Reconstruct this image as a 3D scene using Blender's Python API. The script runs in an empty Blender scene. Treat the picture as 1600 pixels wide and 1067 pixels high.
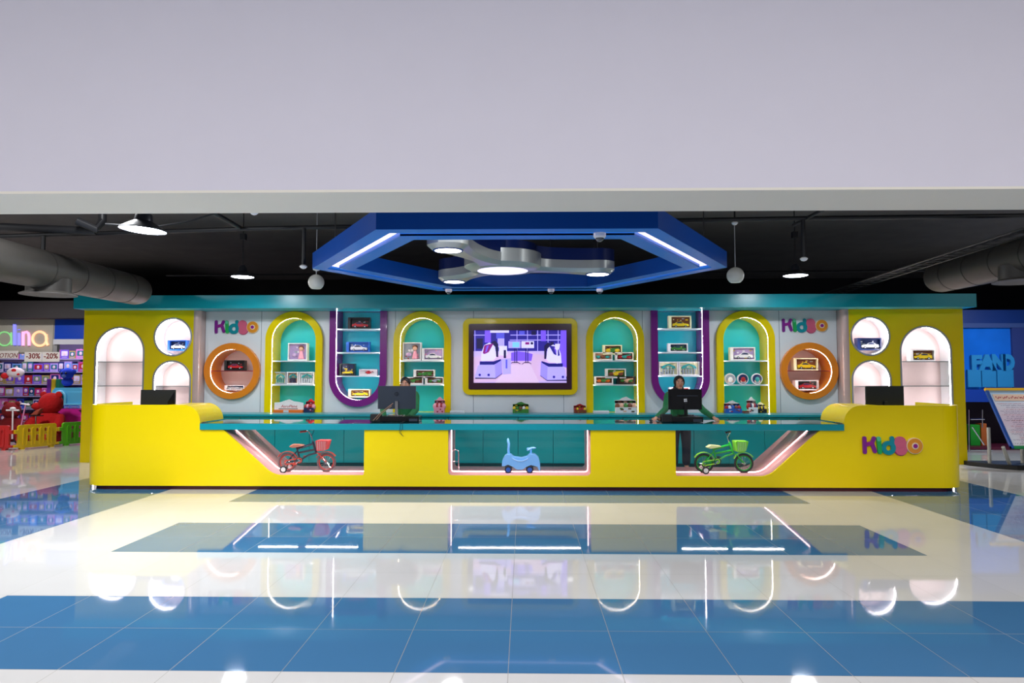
import bpy, bmesh, math, random
from mathutils import Vector, Matrix
from mathutils.geometry import tessellate_polygon
random.seed(7)
PI = math.pi
C = bpy.context.scene.collection
sc = bpy.context.scene

# ------------------------------------------------------------------ camera, world, light
EYE = 1.56
FPX, PITCH, YAW = 1055.5, .05149, .01818
cam = bpy.data.cameras.new('camera'); cam.sensor_width = 36; cam.lens = FPX / 1600 * 36
cam.clip_start = .05; cam.clip_end = 200
co = bpy.data.objects.new('camera', cam); C.objects.link(co)
co.location = (0, 0, EYE); co.rotation_euler = (PI / 2 + PITCH, 0, YAW)
sc.camera = co
w = bpy.data.worlds.new('world'); sc.world = w; w.use_nodes = True
w.node_tree.nodes['Background'].inputs[0].default_value = (.96, .95, 1, 1)
w.node_tree.nodes['Background'].inputs[1].default_value = .16
sc.view_settings.view_transform = 'Standard'; sc.view_settings.look = 'None'
sc.view_settings.exposure = 0; sc.view_settings.gamma = 1; sc.view_settings.use_curve_mapping = False

def light(name, kind, loc, power, col=(1, 1, 1), size=1, sy=None, rot=(0, 0, 0), spot=None, spread=None):
    l = bpy.data.lights.new(name, kind); l.energy = power; l.color = col
    if kind == 'AREA':
        l.shape = 'RECTANGLE' if sy else 'DISK'; l.size = size
        if sy: l.size_y = sy
        if spread: l.spread = spread
    else:
        l.shadow_soft_size = size
        if spot: l.spot_size = spot; l.spot_blend = .6
    o = bpy.data.objects.new(name, l); C.objects.link(o); o.location = loc; o.rotation_euler = rot
    return o
# hall ceiling fittings in front of the bulkhead, shop lights
for hx in (-7, -2.4, 2.4, 7):
    light('hall_light', 'AREA', (hx, -1.2, 5.9), 275, (1, .955, .94), 1.2, 3)
for hx, pw in ((-8, 85), (-4.6, 98), (-.6, 58), (3.6, 18), (7.6, 38), (10.8, 40)):      # unseen row added above the bulkhead edge to brighten counter and wall
    light('counter_fill_light', 'AREA', (hx, 6.9, 3.95), pw, (.96, .98, 1), .45)
light('toy_shop_light', 'AREA', (-12, 16.6, 2.85), 52, (.86, .8, 1), 2.4, .8)
light('toy_shop_light', 'AREA', (-11.0, 13.2, 3.6), 110, (1, .95, .95), .5)
light('arcade_light', 'AREA', (9.6, 12.6, 3.4), 100, (.8, .88, 1), .4)

# ------------------------------------------------------------------ helpers
def lin(v):
    v /= 255.
    return v / 12.92 if v <= .04045 else ((v + .055) / 1.055) ** 2.4
def rgb(r, g, b): return (lin(r), lin(g), lin(b), 1)
MATS = {}
def mat(name, col=(200, 200, 200), rough=.4, metal=0., emit=0., spec=.5, coat=0., var=.04, scale=6., bump=0.):
    if name in MATS: return MATS[name]
    m = bpy.data.materials.new(name); m.use_nodes = True; nt = m.node_tree
    p = nt.nodes['Principled BSDF']; c = rgb(*col)
    p.inputs['Base Color'].default_value = c
    p.inputs['Roughness'].default_value = rough; p.inputs['Metallic'].default_value = metal
    p.inputs['Specular IOR Level'].default_value = spec
    if coat: p.inputs['Coat Weight'].default_value = coat; p.inputs['Coat Roughness'].default_value = .05
    if emit:
        p.inputs['Emission Color'].default_value = c; p.inputs['Emission Strength'].default_value = emit
    elif var or bump:
        tc = nt.nodes.new('ShaderNodeTexCoord'); n = nt.nodes.new('ShaderNodeTexNoise')
        n.inputs['Scale'].default_value = scale; n.inputs['Detail'].default_value = 3
        nt.links.new(tc.outputs['Object'], n.inputs['Vector'])
        if var:
            r = nt.nodes.new('ShaderNodeMapRange')
            r.inputs['To Min'].default_value = 1 - var; r.inputs['To Max'].default_value = 1 + var
            nt.links.new(n.outputs['Fac'], r.inputs['Value'])
            h = nt.nodes.new('ShaderNodeHueSaturation'); h.inputs['Color'].default_value = c
            nt.links.new(r.outputs['Result'], h.inputs['Value'])
            nt.links.new(h.outputs['Color'], p.inputs['Base Color'])
        if bump:
            b = nt.nodes.new('ShaderNodeBump'); b.inputs['Strength'].default_value = bump
            b.inputs['Distance'].default_value = .02
            nt.links.new(n.outputs['Fac'], b.inputs['Height']); nt.links.new(b.outputs['Normal'], p.inputs['Normal'])
    MATS[name] = m
    return m

def W(px, py, Y):
    """point where the sight line of a measured image point meets the upright plane at depth Y"""
    cy, sy, cp, sp = math.cos(YAW), math.sin(YAW), math.cos(PITCH), math.sin(PITCH)
    F = Vector((-sy * cp, cy * cp, sp)); R = Vector((cy, sy, 0)); U = R.cross(F)
    d = F + R * (px - 800) / FPX + U * (533.5 - py) / FPX
    t = Y / d.y
    return d.x * t, EYE + d.z * t

class MB:
    def __init__(s): s.bm = bmesh.new(); s.mats = []
    def mi(s, m):
        if m not in s.mats: s.mats.append(m)
        return s.mats.index(m)
    def faces(s, vs, fs, m, M=None):
        i = s.mi(m); v = [s.bm.verts.new(M @ Vector(p) if M else p) for p in vs]
        for f in fs:
            try: s.bm.faces.new([v[k] for k in f]).material_index = i
            except ValueError: pass
        return s
    def box(s, x0, x1, y0, y1, z0, z1, m, M=None):
        vs = [(x, y, z) for x in (x0, x1) for y in (y0, y1) for z in (z0, z1)]
        return s.faces(vs, [(0, 1, 3, 2), (4, 6, 7, 5), (0, 4, 5, 1), (2, 3, 7, 6), (0, 2, 6, 4), (1, 5, 7, 3)], m, M)
    def prism(s, loops, y0, y1, m, M=None, cap=True, ms=None):
        """loops of (x,z): first the outline, others holes; from depth y0 to y1"""
        vs = []; n = []
        for l in loops:
            n.append((len(vs), len(l))); vs += [(x, y0, z) for x, z in l]
        k = len(vs); vs += [(x, y1, z) for x, _, z in vs[:k]]
        fs = []
        if cap:
            t = tessellate_polygon([[Vector((x, z, 0)) for x, z in l] for l in loops])
            fs += [tuple(a) for a in t] + [tuple(k + i for i in a) for a in t]
        s.faces(vs, fs, m, M) if False else None
        i1 = s.mi(m); i2 = s.mi(ms or m)
        v = [s.bm.verts.new(M @ Vector(p) if M else p) for p in vs]
        for f in fs:
            try: s.bm.faces.new([v[q] for q in f]).material_index = i1
            except ValueError: pass
        for o, c in n:
            for j in range(c):
                a, b = o + j, o + (j + 1) % c
                try: s.bm.faces.new([v[a], v[b], v[b + k], v[a + k]]).material_index = i2
                except ValueError: pass
        return s
    def tube(s, pts, r, m, n=8, closed=False, M=None, caps=True):
        pts = [Vector(p) for p in pts]; rs = r if isinstance(r, (list, tuple)) else [r] * len(pts)
        i = s.mi(m); rings = []; N = len(pts); up = None
        for k, p in enumerate(pts):
            if closed: t = pts[(k + 1) % N] - pts[k - 1]
            else: t = pts[min(k + 1, N - 1)] - pts[max(k - 1, 0)]
            t.normalize()
            if up is None:
                up = Vector((0, 0, 1)) if abs(t.z) < .9 else Vector((0, 1, 0))
            a = up - t * up.dot(t)
            if a.length < 1e-6: a = t.orthogonal()
            a.normalize(); b = t.cross(a); up = a
            ring = []
            for q in range(n):
                v = p + (a * math.cos(2 * PI * q / n) + b * math.sin(2 * PI * q / n)) * rs[k]
                ring.append(s.bm.verts.new(M @ v if M else v))
            rings.append(ring)
        for k in range(N if closed else N - 1):
            A, B = rings[k], rings[(k + 1) % N]
            for q in range(n):
                s.bm.faces.new([A[q], A[(q + 1) % n], B[(q + 1) % n], B[q]]).material_index = i
        if caps and not closed:
            for g in (rings[0], rings[-1]):
                try: s.bm.faces.new(g).material_index = i
                except ValueError: pass
        return s
    def lathe(s, prof, m, loc=(0, 0, 0), n=24, M=None, ms=None):
        """profile of (r, z) turned about the z axis"""
        L = Vector(loc); rings = []
        for r, z in prof:
            if r < 1e-6: v = L + Vector((0, 0, z)); rings.append([s.bm.verts.new(M @ v if M else v)])
            else:
                g = []
                for q in range(n):
                    v = L + Vector((r * math.cos(2 * PI * q / n), r * math.sin(2 * PI * q / n), z))
                    g.append(s.bm.verts.new(M @ v if M else v))
                rings.append(g)
        for k in range(len(rings) - 1):
            i = s.mi((ms or {}).get(k, m)); A, B = rings[k], rings[k + 1]
            for q in range(n):
                if len(A) == 1 and len(B) == 1: break
                if len(A) == 1: f = [A[0], B[q], B[(q + 1) % n]]
                elif len(B) == 1: f = [A[q], A[(q + 1) % n], B[0]]
                else: f = [A[q], A[(q + 1) % n], B[(q + 1) % n], B[q]]
                s.bm.faces.new(f).material_index = i
        return s
    def ball(s, loc, r, m, sc=(1, 1, 1), M=None, n=12):
        k = max(6, n // 2 + 2)
        T = Matrix.Translation(loc) @ Matrix.Diagonal((*sc, 1))
        if M: T = M @ T
        return s.lathe([(r * math.sin(PI * j / k) if 0 < j < k else 0, -r * math.cos(PI * j / k)) for j in range(k + 1)], m, n=n, M=T)
    def build(s, name, parent=None, loc=(0, 0, 0), bevel=0, smooth=True, ang=38, sub=0):
        bmesh.ops.recalc_face_normals(s.bm, faces=s.bm.faces)
        me = bpy.data.meshes.new(name); s.bm.to_mesh(me); s.bm.free()
        for m in s.mats: me.materials.append(m)
        if smooth:
            for p in me.polygons: p.use_smooth = True
            me.set_sharp_from_angle(angle=math.radians(ang))
        o = bpy.data.objects.new(name, me); C.objects.link(o)
        if parent: o.parent = parent
        o.location = loc
        if bevel:
            b = o.modifiers.new('bevel', 'BEVEL'); b.width = bevel; b.segments = 2; b.limit_method = 'ANGLE'
        if sub:
            b = o.modifiers.new('subdivision', 'SUBSURF'); b.levels = sub; b.render_levels = sub
        return o
def thing(name, label, cat, loc=(0, 0, 0), group=None, rz=0):
    o = bpy.data.objects.new(name, None); C.objects.link(o); o.location = loc; o.rotation_euler = (0, 0, rz)
    o.empty_display_size = .1
    return tag(o, label, cat, group)
def tag(o, label, cat, group=None):
    o['label'] = label; o['category'] = cat
    if group: o['group'] = group
    return o
def struct(mb, name, **k):
    o = mb.build(name, **k); o['kind'] = 'structure'; return o
def copy_tree(o, parent=None):
    c = o.copy(); C.objects.link(c); c.parent = parent
    for ch in o.children: copy_tree(ch, c)
    return c
def arc(cx, cz, r, a0, a1, n=24):
    return [(cx + r * math.cos(a0 + (a1 - a0) * k / n), cz + r * math.sin(a0 + (a1 - a0) * k / n)) for k in range(n + 1)]
def circ(cx, cz, r, n=48): return arc(cx, cz, r, 0, 2 * PI, n)[:-1]
def arch(cx, r, zt, zb): return [(cx - r, zb), (cx + r, zb)] + arc(cx, zt - r, r, 0, PI, 28)
def ushape(cx, r, zt, zb): return [(cx + r, zt), (cx - r, zt)] + arc(cx, zb + r, r, PI, 2 * PI, 28)
def rrect(x0, x1, z0, z1, r, n=6):
    return (arc(x1 - r, z1 - r, r, 0, PI / 2, n) + arc(x0 + r, z1 - r, r, PI / 2, PI, n) +
            arc(x0 + r, z0 + r, r, PI, 1.5 * PI, n) + arc(x1 - r, z0 + r, r, 1.5 * PI, 2 * PI, n))
def rect(x0, x1, z0, z1): return [(x0, z0), (x1, z0), (x1, z1), (x0, z1)]
def round_poly(pts, rad, n=5):
    out = []; N = len(pts)
    for k in range(N):
        p = Vector(pts[k]); a = Vector(pts[k - 1]) - p; b = Vector(pts[(k + 1) % N]) - p; r = rad[k]
        if r <= 0: out.append(tuple(p)); continue
        la = p + a.normalized() * r; lb = p + b.normalized() * r
        for j in range(n + 1):
            t = j / n; out.append(tuple(la * (1 - t) ** 2 + p * 2 * t * (1 - t) + lb * t * t))
    return out
def text_mesh(mb, body, x, z, size, y, m, depth=.004, shear=0, sx=1., M=None, align='CENTER', bold=0.):
    cu = bpy.data.curves.new('t', 'FONT'); cu.body = body; cu.size = size; cu.align_x = align
    cu.extrude = depth / 2; cu.shear = shear; cu.offset = bold; cu.resolution_u = 3
    ob = bpy.data.objects.new('t', cu); C.objects.link(ob)
    bpy.context.view_layer.update()
    me = bpy.data.meshes.new_from_object(ob.evaluated_get(bpy.context.evaluated_depsgraph_get()))
    T = Matrix.Translation((x, y, z)) @ Matrix.Rotation(PI / 2, 4, 'X') @ Matrix.Diagonal((sx, 1, 1, 1))
    if M: T = M @ T
    mb.faces([T @ v.co for v in me.vertices], [tuple(p.vertices) for p in me.polygons], m)
    bpy.data.objects.remove(ob); bpy.data.meshes.remove(me)

# ------------------------------------------------------------------ materials
YEL = mat('yellow_gloss', (248, 218, 0), .22, coat=.15, var=.01, spec=.3)
YELS = mat('yellow_panel', (240, 212, 0), .28, coat=.1, var=.01, spec=.3)
TEAL = mat('teal_laminate', (0, 146, 160), .3, var=.02)
TEALD = mat('teal_cabinet', (0, 148, 152), .3, var=.02)
TEALB = mat('teal_niche_back', (36, 196, 214), .35, var=.01)
GREY = mat('pale_grey_panel', (234, 238, 242), .35, var=.01)
PURP = mat('purple_gloss', (128, 22, 132), .25, coat=.3)
ORNG = mat('orange_gloss', (240, 140, 30), .25, coat=.3)
PINKW = mat('pink_white', (238, 214, 212), .4, var=.01)
PINKP = mat('dusty_pink_column', (205, 178, 172), .2, metal=.2)
WHT = mat('white_gloss', (240, 240, 242), .3, var=.01)
TRIMG = mat('grey_metal_trim', (176, 180, 184), .3, metal=.5)
MAR = mat('maroon_plinth', (84, 10, 22), .2, coat=.3)
LINER = mat('rose_acrylic', (232, 158, 156), .3, metal=.0, var=.02)
BLUE = mat('royal_blue_canopy', (0, 122, 220), .4, var=.02, spec=.25)
BLUED = mat('navy_blue_canopy', (0, 72, 164), .45, var=.02, spec=.25)
COVR = mat('dark_blue_cover', (0, 22, 78), .4, spec=.3)
BLK = mat('matt_black', (16, 17, 20), .5)
BLKG = mat('black_gloss', (12, 12, 16), .2)
SLATE = mat('slate_plastic', (46, 56, 70), .4)
SILV = mat('silver_paint', (188, 192, 190), .28, metal=.55)
CHR = mat('chrome', (225, 225, 228), .12, metal=1)
DARKC = mat('dark_ceiling', (92, 88, 85), .8, var=.25, scale=2.5, bump=.4)
DUCT = mat('duct_grey', (72, 69, 66), .5, metal=.3, var=.15, scale=4, bump=.2)
PIPE = mat('dark_pipe', (22, 22, 26), .5)
LEDW = mat('led_white', (255, 246, 246), emit=34)
LEDP = mat('led_rose', (255, 214, 218), emit=13)
LEDU = mat('led_niche_bright', (255, 250, 250), emit=60)
LEDN = mat('led_niche', (255, 248, 244), emit=30)
LENS = mat('lamp_lens', (255, 252, 255), emit=7)
LENSV = mat('lamp_lens_violet', (226, 218, 255), emit=1.1)
LAMPE = mat('pendant_led', (236, 244, 255), emit=40)
GLS = bpy.data.materials.new('clear_glass'); GLS.use_nodes = True
nt = GLS.node_tree; nt.nodes.clear()
_o = nt.nodes.new('ShaderNodeOutputMaterial'); _m = nt.nodes.new('ShaderNodeMixShader')
_f = nt.nodes.new('ShaderNodeFresnel'); _f.inputs[0].default_value = 1.45
_t = nt.nodes.new('ShaderNodeBsdfTransparent'); _t.inputs[0].default_value = (.95, .98, .98, 1)
_g = nt.nodes.new('ShaderNodeBsdfGlossy'); _g.inputs['Roughness'].default_value = .02
_b = nt.nodes.new('ShaderNodeNewGeometry'); _s = nt.nodes.new('ShaderNodeMath'); _s.operation = 'SUBTRACT'; _s.inputs[0].default_value = 1
_x = nt.nodes.new('ShaderNodeMath'); _x.operation = 'MULTIPLY'      # each face of the pane mirrors on its outer side only
nt.links.new(_b.outputs['Backfacing'], _s.inputs[1]); nt.links.new(_s.outputs[0], _x.inputs[0]); nt.links.new(_f.outputs[0], _x.inputs[1])
nt.links.new(_x.outputs[0], _m.inputs[0]); nt.links.new(_t.outputs[0], _m.inputs[1])
nt.links.new(_g.outputs[0], _m.inputs[2]); nt.links.new(_m.outputs[0], _o.inputs[0])

# ------------------------------------------------------------------ floor with inlaid blue bands
TS, TX, TY = .6, -.0868, 8.437
def floor_material():
    m = bpy.data.materials.new('polished_floor_tiles'); m.use_nodes = True; nt = m.node_tree; N = nt.nodes.new; L = nt.links.new
    p = nt.nodes['Principled BSDF']; tc = N('ShaderNodeTexCoord'); sx = N('ShaderNodeSeparateXYZ'); L(tc.outputs['Object'], sx.inputs[0])
    def op(o, a, b=None, c=None):
        n = N('ShaderNodeMath'); n.operation = o
        for i, v in enumerate((a, b, c)):
            if v is None: continue
            if isinstance(v, (int, float)): n.inputs[i].default_value = v
            else: L(v, n.inputs[i])
        return n.outputs[0]
    u = op('DIVIDE', op('SUBTRACT', sx.outputs[0], TX), TS)      # in tiles from the centre line
    v = op('DIVIDE', op('SUBTRACT', TY, sx.outputs[1]), TS)      # in tiles, growing towards the viewer
    au = op('ABSOLUTE', u)
    band = op('MULTIPLY', op('LESS_THAN', op('MODULO', op('ADD', v, 42.), 4.), 2.), op('LESS_THAN', au, 6.))
    band = op('MULTIPLY', band, op('GREATER_THAN', v, -2.))
    side = op('MULTIPLY', op('GREATER_THAN', au, 8.), op('LESS_THAN', au, 11.))
    blue = op('MAXIMUM', band, side)
    def line(t, wd):
        f = op('FRACT', op('ADD', t, 40.)); return op('LESS_THAN', op('SUBTRACT', .5, op('ABSOLUTE', op('SUBTRACT', f, .5))), wd)
    gx, gy = line(u, .0035), line(v, .0035); grout = op('MAXIMUM', gx, gy)
    cell = N('ShaderNodeTexWhiteNoise'); cell.noise_dimensions = '2D'; cv = N('ShaderNodeCombineXYZ')
    L(op('FLOOR', u), cv.inputs[0]); L(op('FLOOR', v), cv.inputs[1]); L(cv.outputs[0], cell.inputs['Vector'])
    ns = N('ShaderNodeTexNoise'); ns.inputs['Scale'].default_value = 1.6; ns.inputs['Detail'].default_value = 4; L(tc.outputs['Object'], ns.inputs['Vector'])
    mx = N('ShaderNodeMix'); mx.data_type = 'RGBA'; mx.inputs['A'].default_value = rgb(206, 205, 203); mx.inputs['B'].default_value = rgb(66, 114, 156)
    L(blue, mx.inputs['Factor'])
    hs = N('ShaderNodeHueSaturation'); L(mx.outputs['Result'], hs.inputs['Color'])
    L(op('ADD', op('MULTIPLY', cell.outputs['Value'], .035), op('ADD', op('MULTIPLY', ns.outputs['Fac'], .07), .95)), hs.inputs['Value'])
    m2 = N('ShaderNodeMix'); m2.data_type = 'RGBA'; L(hs.outputs['Color'], m2.inputs['A']); m2.inputs['B'].default_value = rgb(128, 124, 116)
    L(op('MULTIPLY', grout, .8), m2.inputs['Factor']); L(m2.outputs['Result'], p.inputs['Base Color'])
    L(op('ADD', .035, op('MULTIPLY', grout, .4)), p.inputs['Roughness'])
    # polished tiles lie a hair out of true
    nb = N('ShaderNodeTexNoise'); nb.inputs['Scale'].default_value = .9; L(tc.outputs['Object'], nb.inputs['Vector'])
    b = N('ShaderNodeBump'); b.inputs['Strength'].default_value = .06; b.inputs['Distance'].default_value = .01
    L(nb.outputs['Fac'], b.inputs['Height']); L(b.outputs['Normal'], p.inputs['Normal'])
    p.inputs['IOR'].default_value = 1.5
    return m
struct(MB().box(-22, 22, -8, 24, -.1, 0, floor_material()), 'floor', smooth=False)

# ------------------------------------------------------------------ shell
BULK = mat('bulkhead_plaster', (216, 212, 222), .7, var=.02, scale=3)
SOFF = mat('soffit_plaster', (232, 226, 212), .7, var=.01)
b = MB().box(-22, 22, 5.2, 5.84, 3.02, 6.2, BULK); b.box(-22, 22, 5.2, 5.86, 3.0, 3.02, SOFF)
b.box(-22, 22, 5.84, 5.86, 3.02, 6.2, mat('bulkhead_dark_lining', (40, 40, 44), .9))  # unseen dark lining, added so the canopy front reflects less light
struct(b, 'wall_front', smooth=False)
struct(MB().box(-22, 22, -8, 5.2, 6.2, 6.3, WHT), 'ceiling', smooth=False)
struct(MB().box(-22, 22, 5.86, 24, 4.25, 4.35, DARKC), 'ceiling', smooth=False)
DARKW = mat('dark_wall', (24, 24, 28), .8)
struct(MB().box(-22, 22, 18.6, 18.7, 0, 4.25, DARKW), 'wall_back', smooth=False)
struct(MB().box(-22.1, -22, -8, 24, 0, 6.3, DARKW), 'wall_left', smooth=False)
struct(MB().box(22, 22.1, -8, 24, 0, 6.3, DARKW), 'wall_right', smooth=False)

# ------------------------------------------------------------------ display wall (centre line BX)
BX, YG, YP = -.107, 12.45, 12.2
ARX, URX, CRX = (-4.145, -1.77, 1.77, 4.145), (-2.955, 2.955), (-5.29, 5.29)
holes = [arch(BX + x, .47, 2.70, .87) for x in ARX] + [ushape(BX + x, .47, 2.79, 1.06) for x in URX] + [circ(BX + x, 1.656, .47) for x in CRX]
gw = MB()
gw.prism([rect(BX - 5.825, BX + 5.825, 0, 2.8)] + [[(x, min(z, 2.79)) for x, z in h] for h in holes], YG, YG + .06, GREY)
struct(gw, 'wall_display', smooth=False)
SEAM = mat('panel_joint', (120, 128, 138), .6)
for k, px in enumerate((-2.28, -.83, .83, 2.28, -4.78, 4.78)):
    struct(MB().box(BX + px - .004, BX + px + .004, YG - .002, YG + .003, .9, 2.8, SEAM), 'trim_%d' % (k + 1), smooth=False)

SHELF = mat('white_shelf', (214, 226, 232), .35, var=0)
GSHELF = mat('glass_shelf_edge', (150, 160, 160), .2, metal=.3)
RSHELF = mat('red_shelf', (130, 24, 34), .3)
def inset(loop, d):
    n = len(loop); sg = 1 if sum(loop[k - 1][0] * loop[k][1] - loop[k][0] * loop[k - 1][1] for k in range(n)) > 0 else -1; out = []
    for q in range(n):
        a, b_, c = Vector(loop[q - 1]), Vector(loop[q]), Vector(loop[(q + 1) % n])
        n1 = Vector((-(b_ - a).y, (b_ - a).x)); n2 = Vector((-(c - b_).y, (c - b_).x))
        if n1.length < 1e-7: n1 = n2
        if n2.length < 1e-7: n2 = n1
        n_ = n1.normalized() + n2.normalized(); n_ = n_ / max(n_.length_squared, .5) * 2
        out.append(tuple(b_ + n_ * d * sg))
    return out
def niche(name, label, outer, inner, yf, yw, yb, fm, im, bm_, shelves, sm, cat='display niche', led=LEDN, group=None, edge=.012, st=.02, ledw=.014, parent=None, cx=0):
    if parent:
        t = bpy.data.objects.new(name, None); C.objects.link(t); t.parent = parent; t.location = Vector((cx, yf, 1.2)) - parent.location; t['label'] = label; t.empty_display_size = .1
    else: t = thing(name, label, cat, (cx, yf, 1.2), group)
    def B(mb, n, **k):
        o = mb.build(n, t, **k); o.location = (-cx, -yf, -1.2); return o
    fl = [outer, inner] if max(p[1] for p in outer) - max(p[1] for p in inner) > .012 else [outer[1:] + [outer[0]] + [inner[0]] + inner[1:][::-1]]
    B(MB().prism(fl, yf, yw, fm), 'frame', bevel=.006 if len(fl) == 2 else 0)
    B(MB().prism([inner], yw, yb, im, cap=False), 'inner_wall')
    B(MB().prism([inner], yb, yb + .01, bm_), 'back_panel')
    # LED line just inside the front rim
    c = Vector((sum(p[0] for p in inner) / len(inner), sum(p[1] for p in inner) / len(inner)))
    q_ = inset(inner, .0004); open_ = abs(inner[0][1] - inner[1][1]) < 1e-6
    mb = MB(); mb.mi(led); V = [[mb.bm.verts.new((x, y, z)) for x, z in q_] for y in (yf + edge, yf + edge + ledw)]
    for q in range(1 if open_ else 0, len(q_)):
        j = (q + 1) % len(q_); mb.bm.faces.new([V[0][q], V[0][j], V[1][j], V[1][q]])
    B(mb, 'light_strip')
    for z, hw in shelves:
        B(MB().box(cx - hw, cx + hw, yf + .03, yb, z - st, z, sm), 'shelf', smooth=False)
    return t
names = ['yellow arched display niche beside the left orange round niche', 'yellow arched display niche left of the television',
         'yellow arched display niche right of the television', 'yellow arched display niche beside the right orange round niche']
for x, n in zip(ARX, names):
    niche('display_niche', n, arch(BX + x, .53, 2.76, .885), arch(BX + x, .405, 2.633, .9), 12.37, YG, 12.83, YEL, YEL, TEALB,
          [(1.85, .405), (1.41, .405)], SHELF, cx=BX + x)
for x, n in zip(URX, ['purple U-shaped display niche on the left half of the wall', 'purple U-shaped display niche behind the person in the headscarf']):
    niche('display_niche', n, ushape(BX + x, .53, 2.78, 1.0), ushape(BX + x, .405, 2.775, 1.127), 12.37, YG, 12.83, PURP, PURP, TEALB,
          [(2.438, .405), (2.003, .405), (1.57, .405)], SHELF, cx=BX + x, led=LEDU)
for x, n in zip(CRX, ['round orange display niche under the logo sign on the left', 'round orange display niche under the logo sign on the right']):
    niche('display_niche', n, circ(BX + x, 1.656, .52), circ(BX + x - .02 * (x > 0) + .02 * (x > 0), 1.656, .4), 12.37, YG, 12.83, ORNG, ORNG, PINKW,
          [(1.665, .4)], RSHELF, st=.012, cx=BX + x)
# yellow end panels with white niches
for sgn, side in ((-1, 'left'), (1, 'right')):
    X = lambda v: BX + sgn * v
    t = thing('display_cabinet', 'tall yellow display cabinet at the %s end of the display wall' % side, 'cabinet', (X(6.95), YP, 0))
    xs = sorted((X(5.93), X(7.955)))
    hl = [arch(X(7.28), .445, 2.45, .2), circ(X(6.305), 2.278, .34), arch(X(6.305), .34, 1.836, .2)]
    o = MB().prism([rect(xs[0], xs[1], 0, 2.78)] + hl, YP, YP + .03, YELS).build('front_panel', t); o.location = (-X(6.95), -YP, 0)
    o = MB().box(X(7.955) - .02, X(7.955) + .02, YP + .03, YP + .5, 0, 2.78, YELS).build('side_board', t, smooth=False); o.location = (-X(6.95) - sgn * .02, -YP, 0)
    o = MB().tube([(X(5.93), YP + .1, 0), (X(5.93), YP + .1, 2.78)], .1, PINKP, 20).box(min(X(5.93), X(5.83)), max(X(5.93), X(5.83)), YP + .1, YG, 0, 2.78, PINKP).build('rounded_edge', t)
    o.location = (-X(6.95), -YP, 0)
    for hp, nm, sh, kind in ((hl[0], 'tall white arched niche in the %s yellow cabinet', [(1.83, .445), (1.39, .445)], 7.28),
                       (hl[1], 'small round white niche in the %s yellow cabinet', [], 6.305),
                       (hl[2], 'short white arched niche under the round one in the %s yellow cabinet', [(1.385, .34)], 6.305)):
        cx = X(kind); r = .445 if kind > 7 else .34
        if hp is hl[1]: out, inn = circ(cx, 2.278, .355), circ(cx, 2.278, .325)
        elif hp is hl[0]: out, inn = arch(cx, .46, 2.465, .19), arch(cx, .43, 2.435, .21)
        else: out, inn = arch(cx, .355, 1.851, .19), arch(cx, .325, 1.821, .21)
        niche('display_niche', nm % side, out, inn, YP - .012, YP, YP + .3, TRIMG, WHT, PINKW, sh, GSHELF, led=LEDW, edge=.02, ledw=.03, cx=cx, st=.012, parent=t)

hd = MB().box(BX - 7.93, BX + 7.98, 11.85, 12.44, 2.765, 3.0, TEAL)
tag(hd.build('fascia_board', smooth=False, bevel=.004), 'long teal fascia board running along the top of the display wall', 'fascia')

# television
t = thing('television', 'wall-mounted television in a rounded yellow surround showing arcade machines', 'television', (BX + .03, 12.4, 1.22))
tx = BX + .03
def TB(mb, n, p=None, **k):
    o = mb.build(n, p or t, **k); o.location = (-tx, -12.4, -1.22) if not p else (0, 0, 0); return o
TB(MB().prism([rrect(tx - 1.052, tx + 1.052, 1.22, 2.627, .13), rect(tx - .94, tx + .94, 1.325, 2.52)], 12.38, YG, YEL), 'surround', bevel=.008)
TB(MB().prism([rrect(tx - .943, tx + .943, 1.322, 2.523, .03), rect(tx - .85, tx + .85, 1.442, 2.403)], 12.36, 12.43, mat('plum_bezel', (58, 8, 44), .25, coat=.5)), 'bezel')
# picture on the screen (lit): layers in screen coordinates 0..1600 x 0..1054 of the measured detail
def em(n, c, e=.86): return mat('screen_' + n, c, emit=e)
scr = MB(); lay = [0]
def S(pts, m):
    lay[0] += 1; y = 12.405 - .0003 * lay[0]
    q = [(tx - .85 + (u - 108) / 1370. * 1.7, 2.403 - (v - 152) / 768. * .961) for u, v in pts]
    q = [(min(max(a, tx - .85), tx + .85), min(max(b_, 1.442), 2.403)) for a, b_ in q]
    tr = tessellate_polygon([[Vector((a, b_, 0)) for a, b_ in q]])
    scr.faces([(a, y, b_) for a, b_ in q], [tuple(f) for f in tr], m)
def SR(a, b_, c, d, m): S([(a, b_), (c, b_), (c, d), (a, d)], m)
nav, vio, lil, pale, pk, dk = em('navy', (38, 30, 140)), em('violet', (120, 84, 240)), em('lilac', (172, 160, 255)), em('pale', (214, 208, 255)), em('pinkfloor', (206, 172, 214)), em('dark', (20, 14, 70))
cy_ = em('cyan', (120, 200, 250)); mg = em('magenta', (130, 20, 120)); midb = em('mid', (84, 84, 214))
SR(108, 152, 1478, 920, nav); SR(108, 455, 1478, 920, em('floor', (190, 170, 238))); S([(108, 540), (640, 480), (960, 480), (1478, 560), (1478, 880), (560, 900), (108, 920)], pk)
S([(640, 660), (940, 640), (1080, 920), (420, 920)], em('floor2', (212, 184, 222)))
for a in (118, 742, 898, 1048, 1202, 1352): SR(a, 152, a + 10, 460, lil)
for a, c in ((108, 270), (650, 1390)): SR(a, 214, c, 226, lil)
SR(640, 288, 1390, 300, lil); SR(270, 152, 360, 330, vio); SR(350, 152, 630, 186, pale); SR(440, 190, 560, 270, midb); SR(1100, 152, 1176, 310, vio)
S([(1396, 152), (1478, 152), (1478, 700), (1370, 660)], vio); SR(150, 270, 240, 420, dk); SR(1240, 320, 1290, 400, dk); SR(960, 160, 1030, 220, dk); SR(780, 160, 860, 215, midb)
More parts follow.
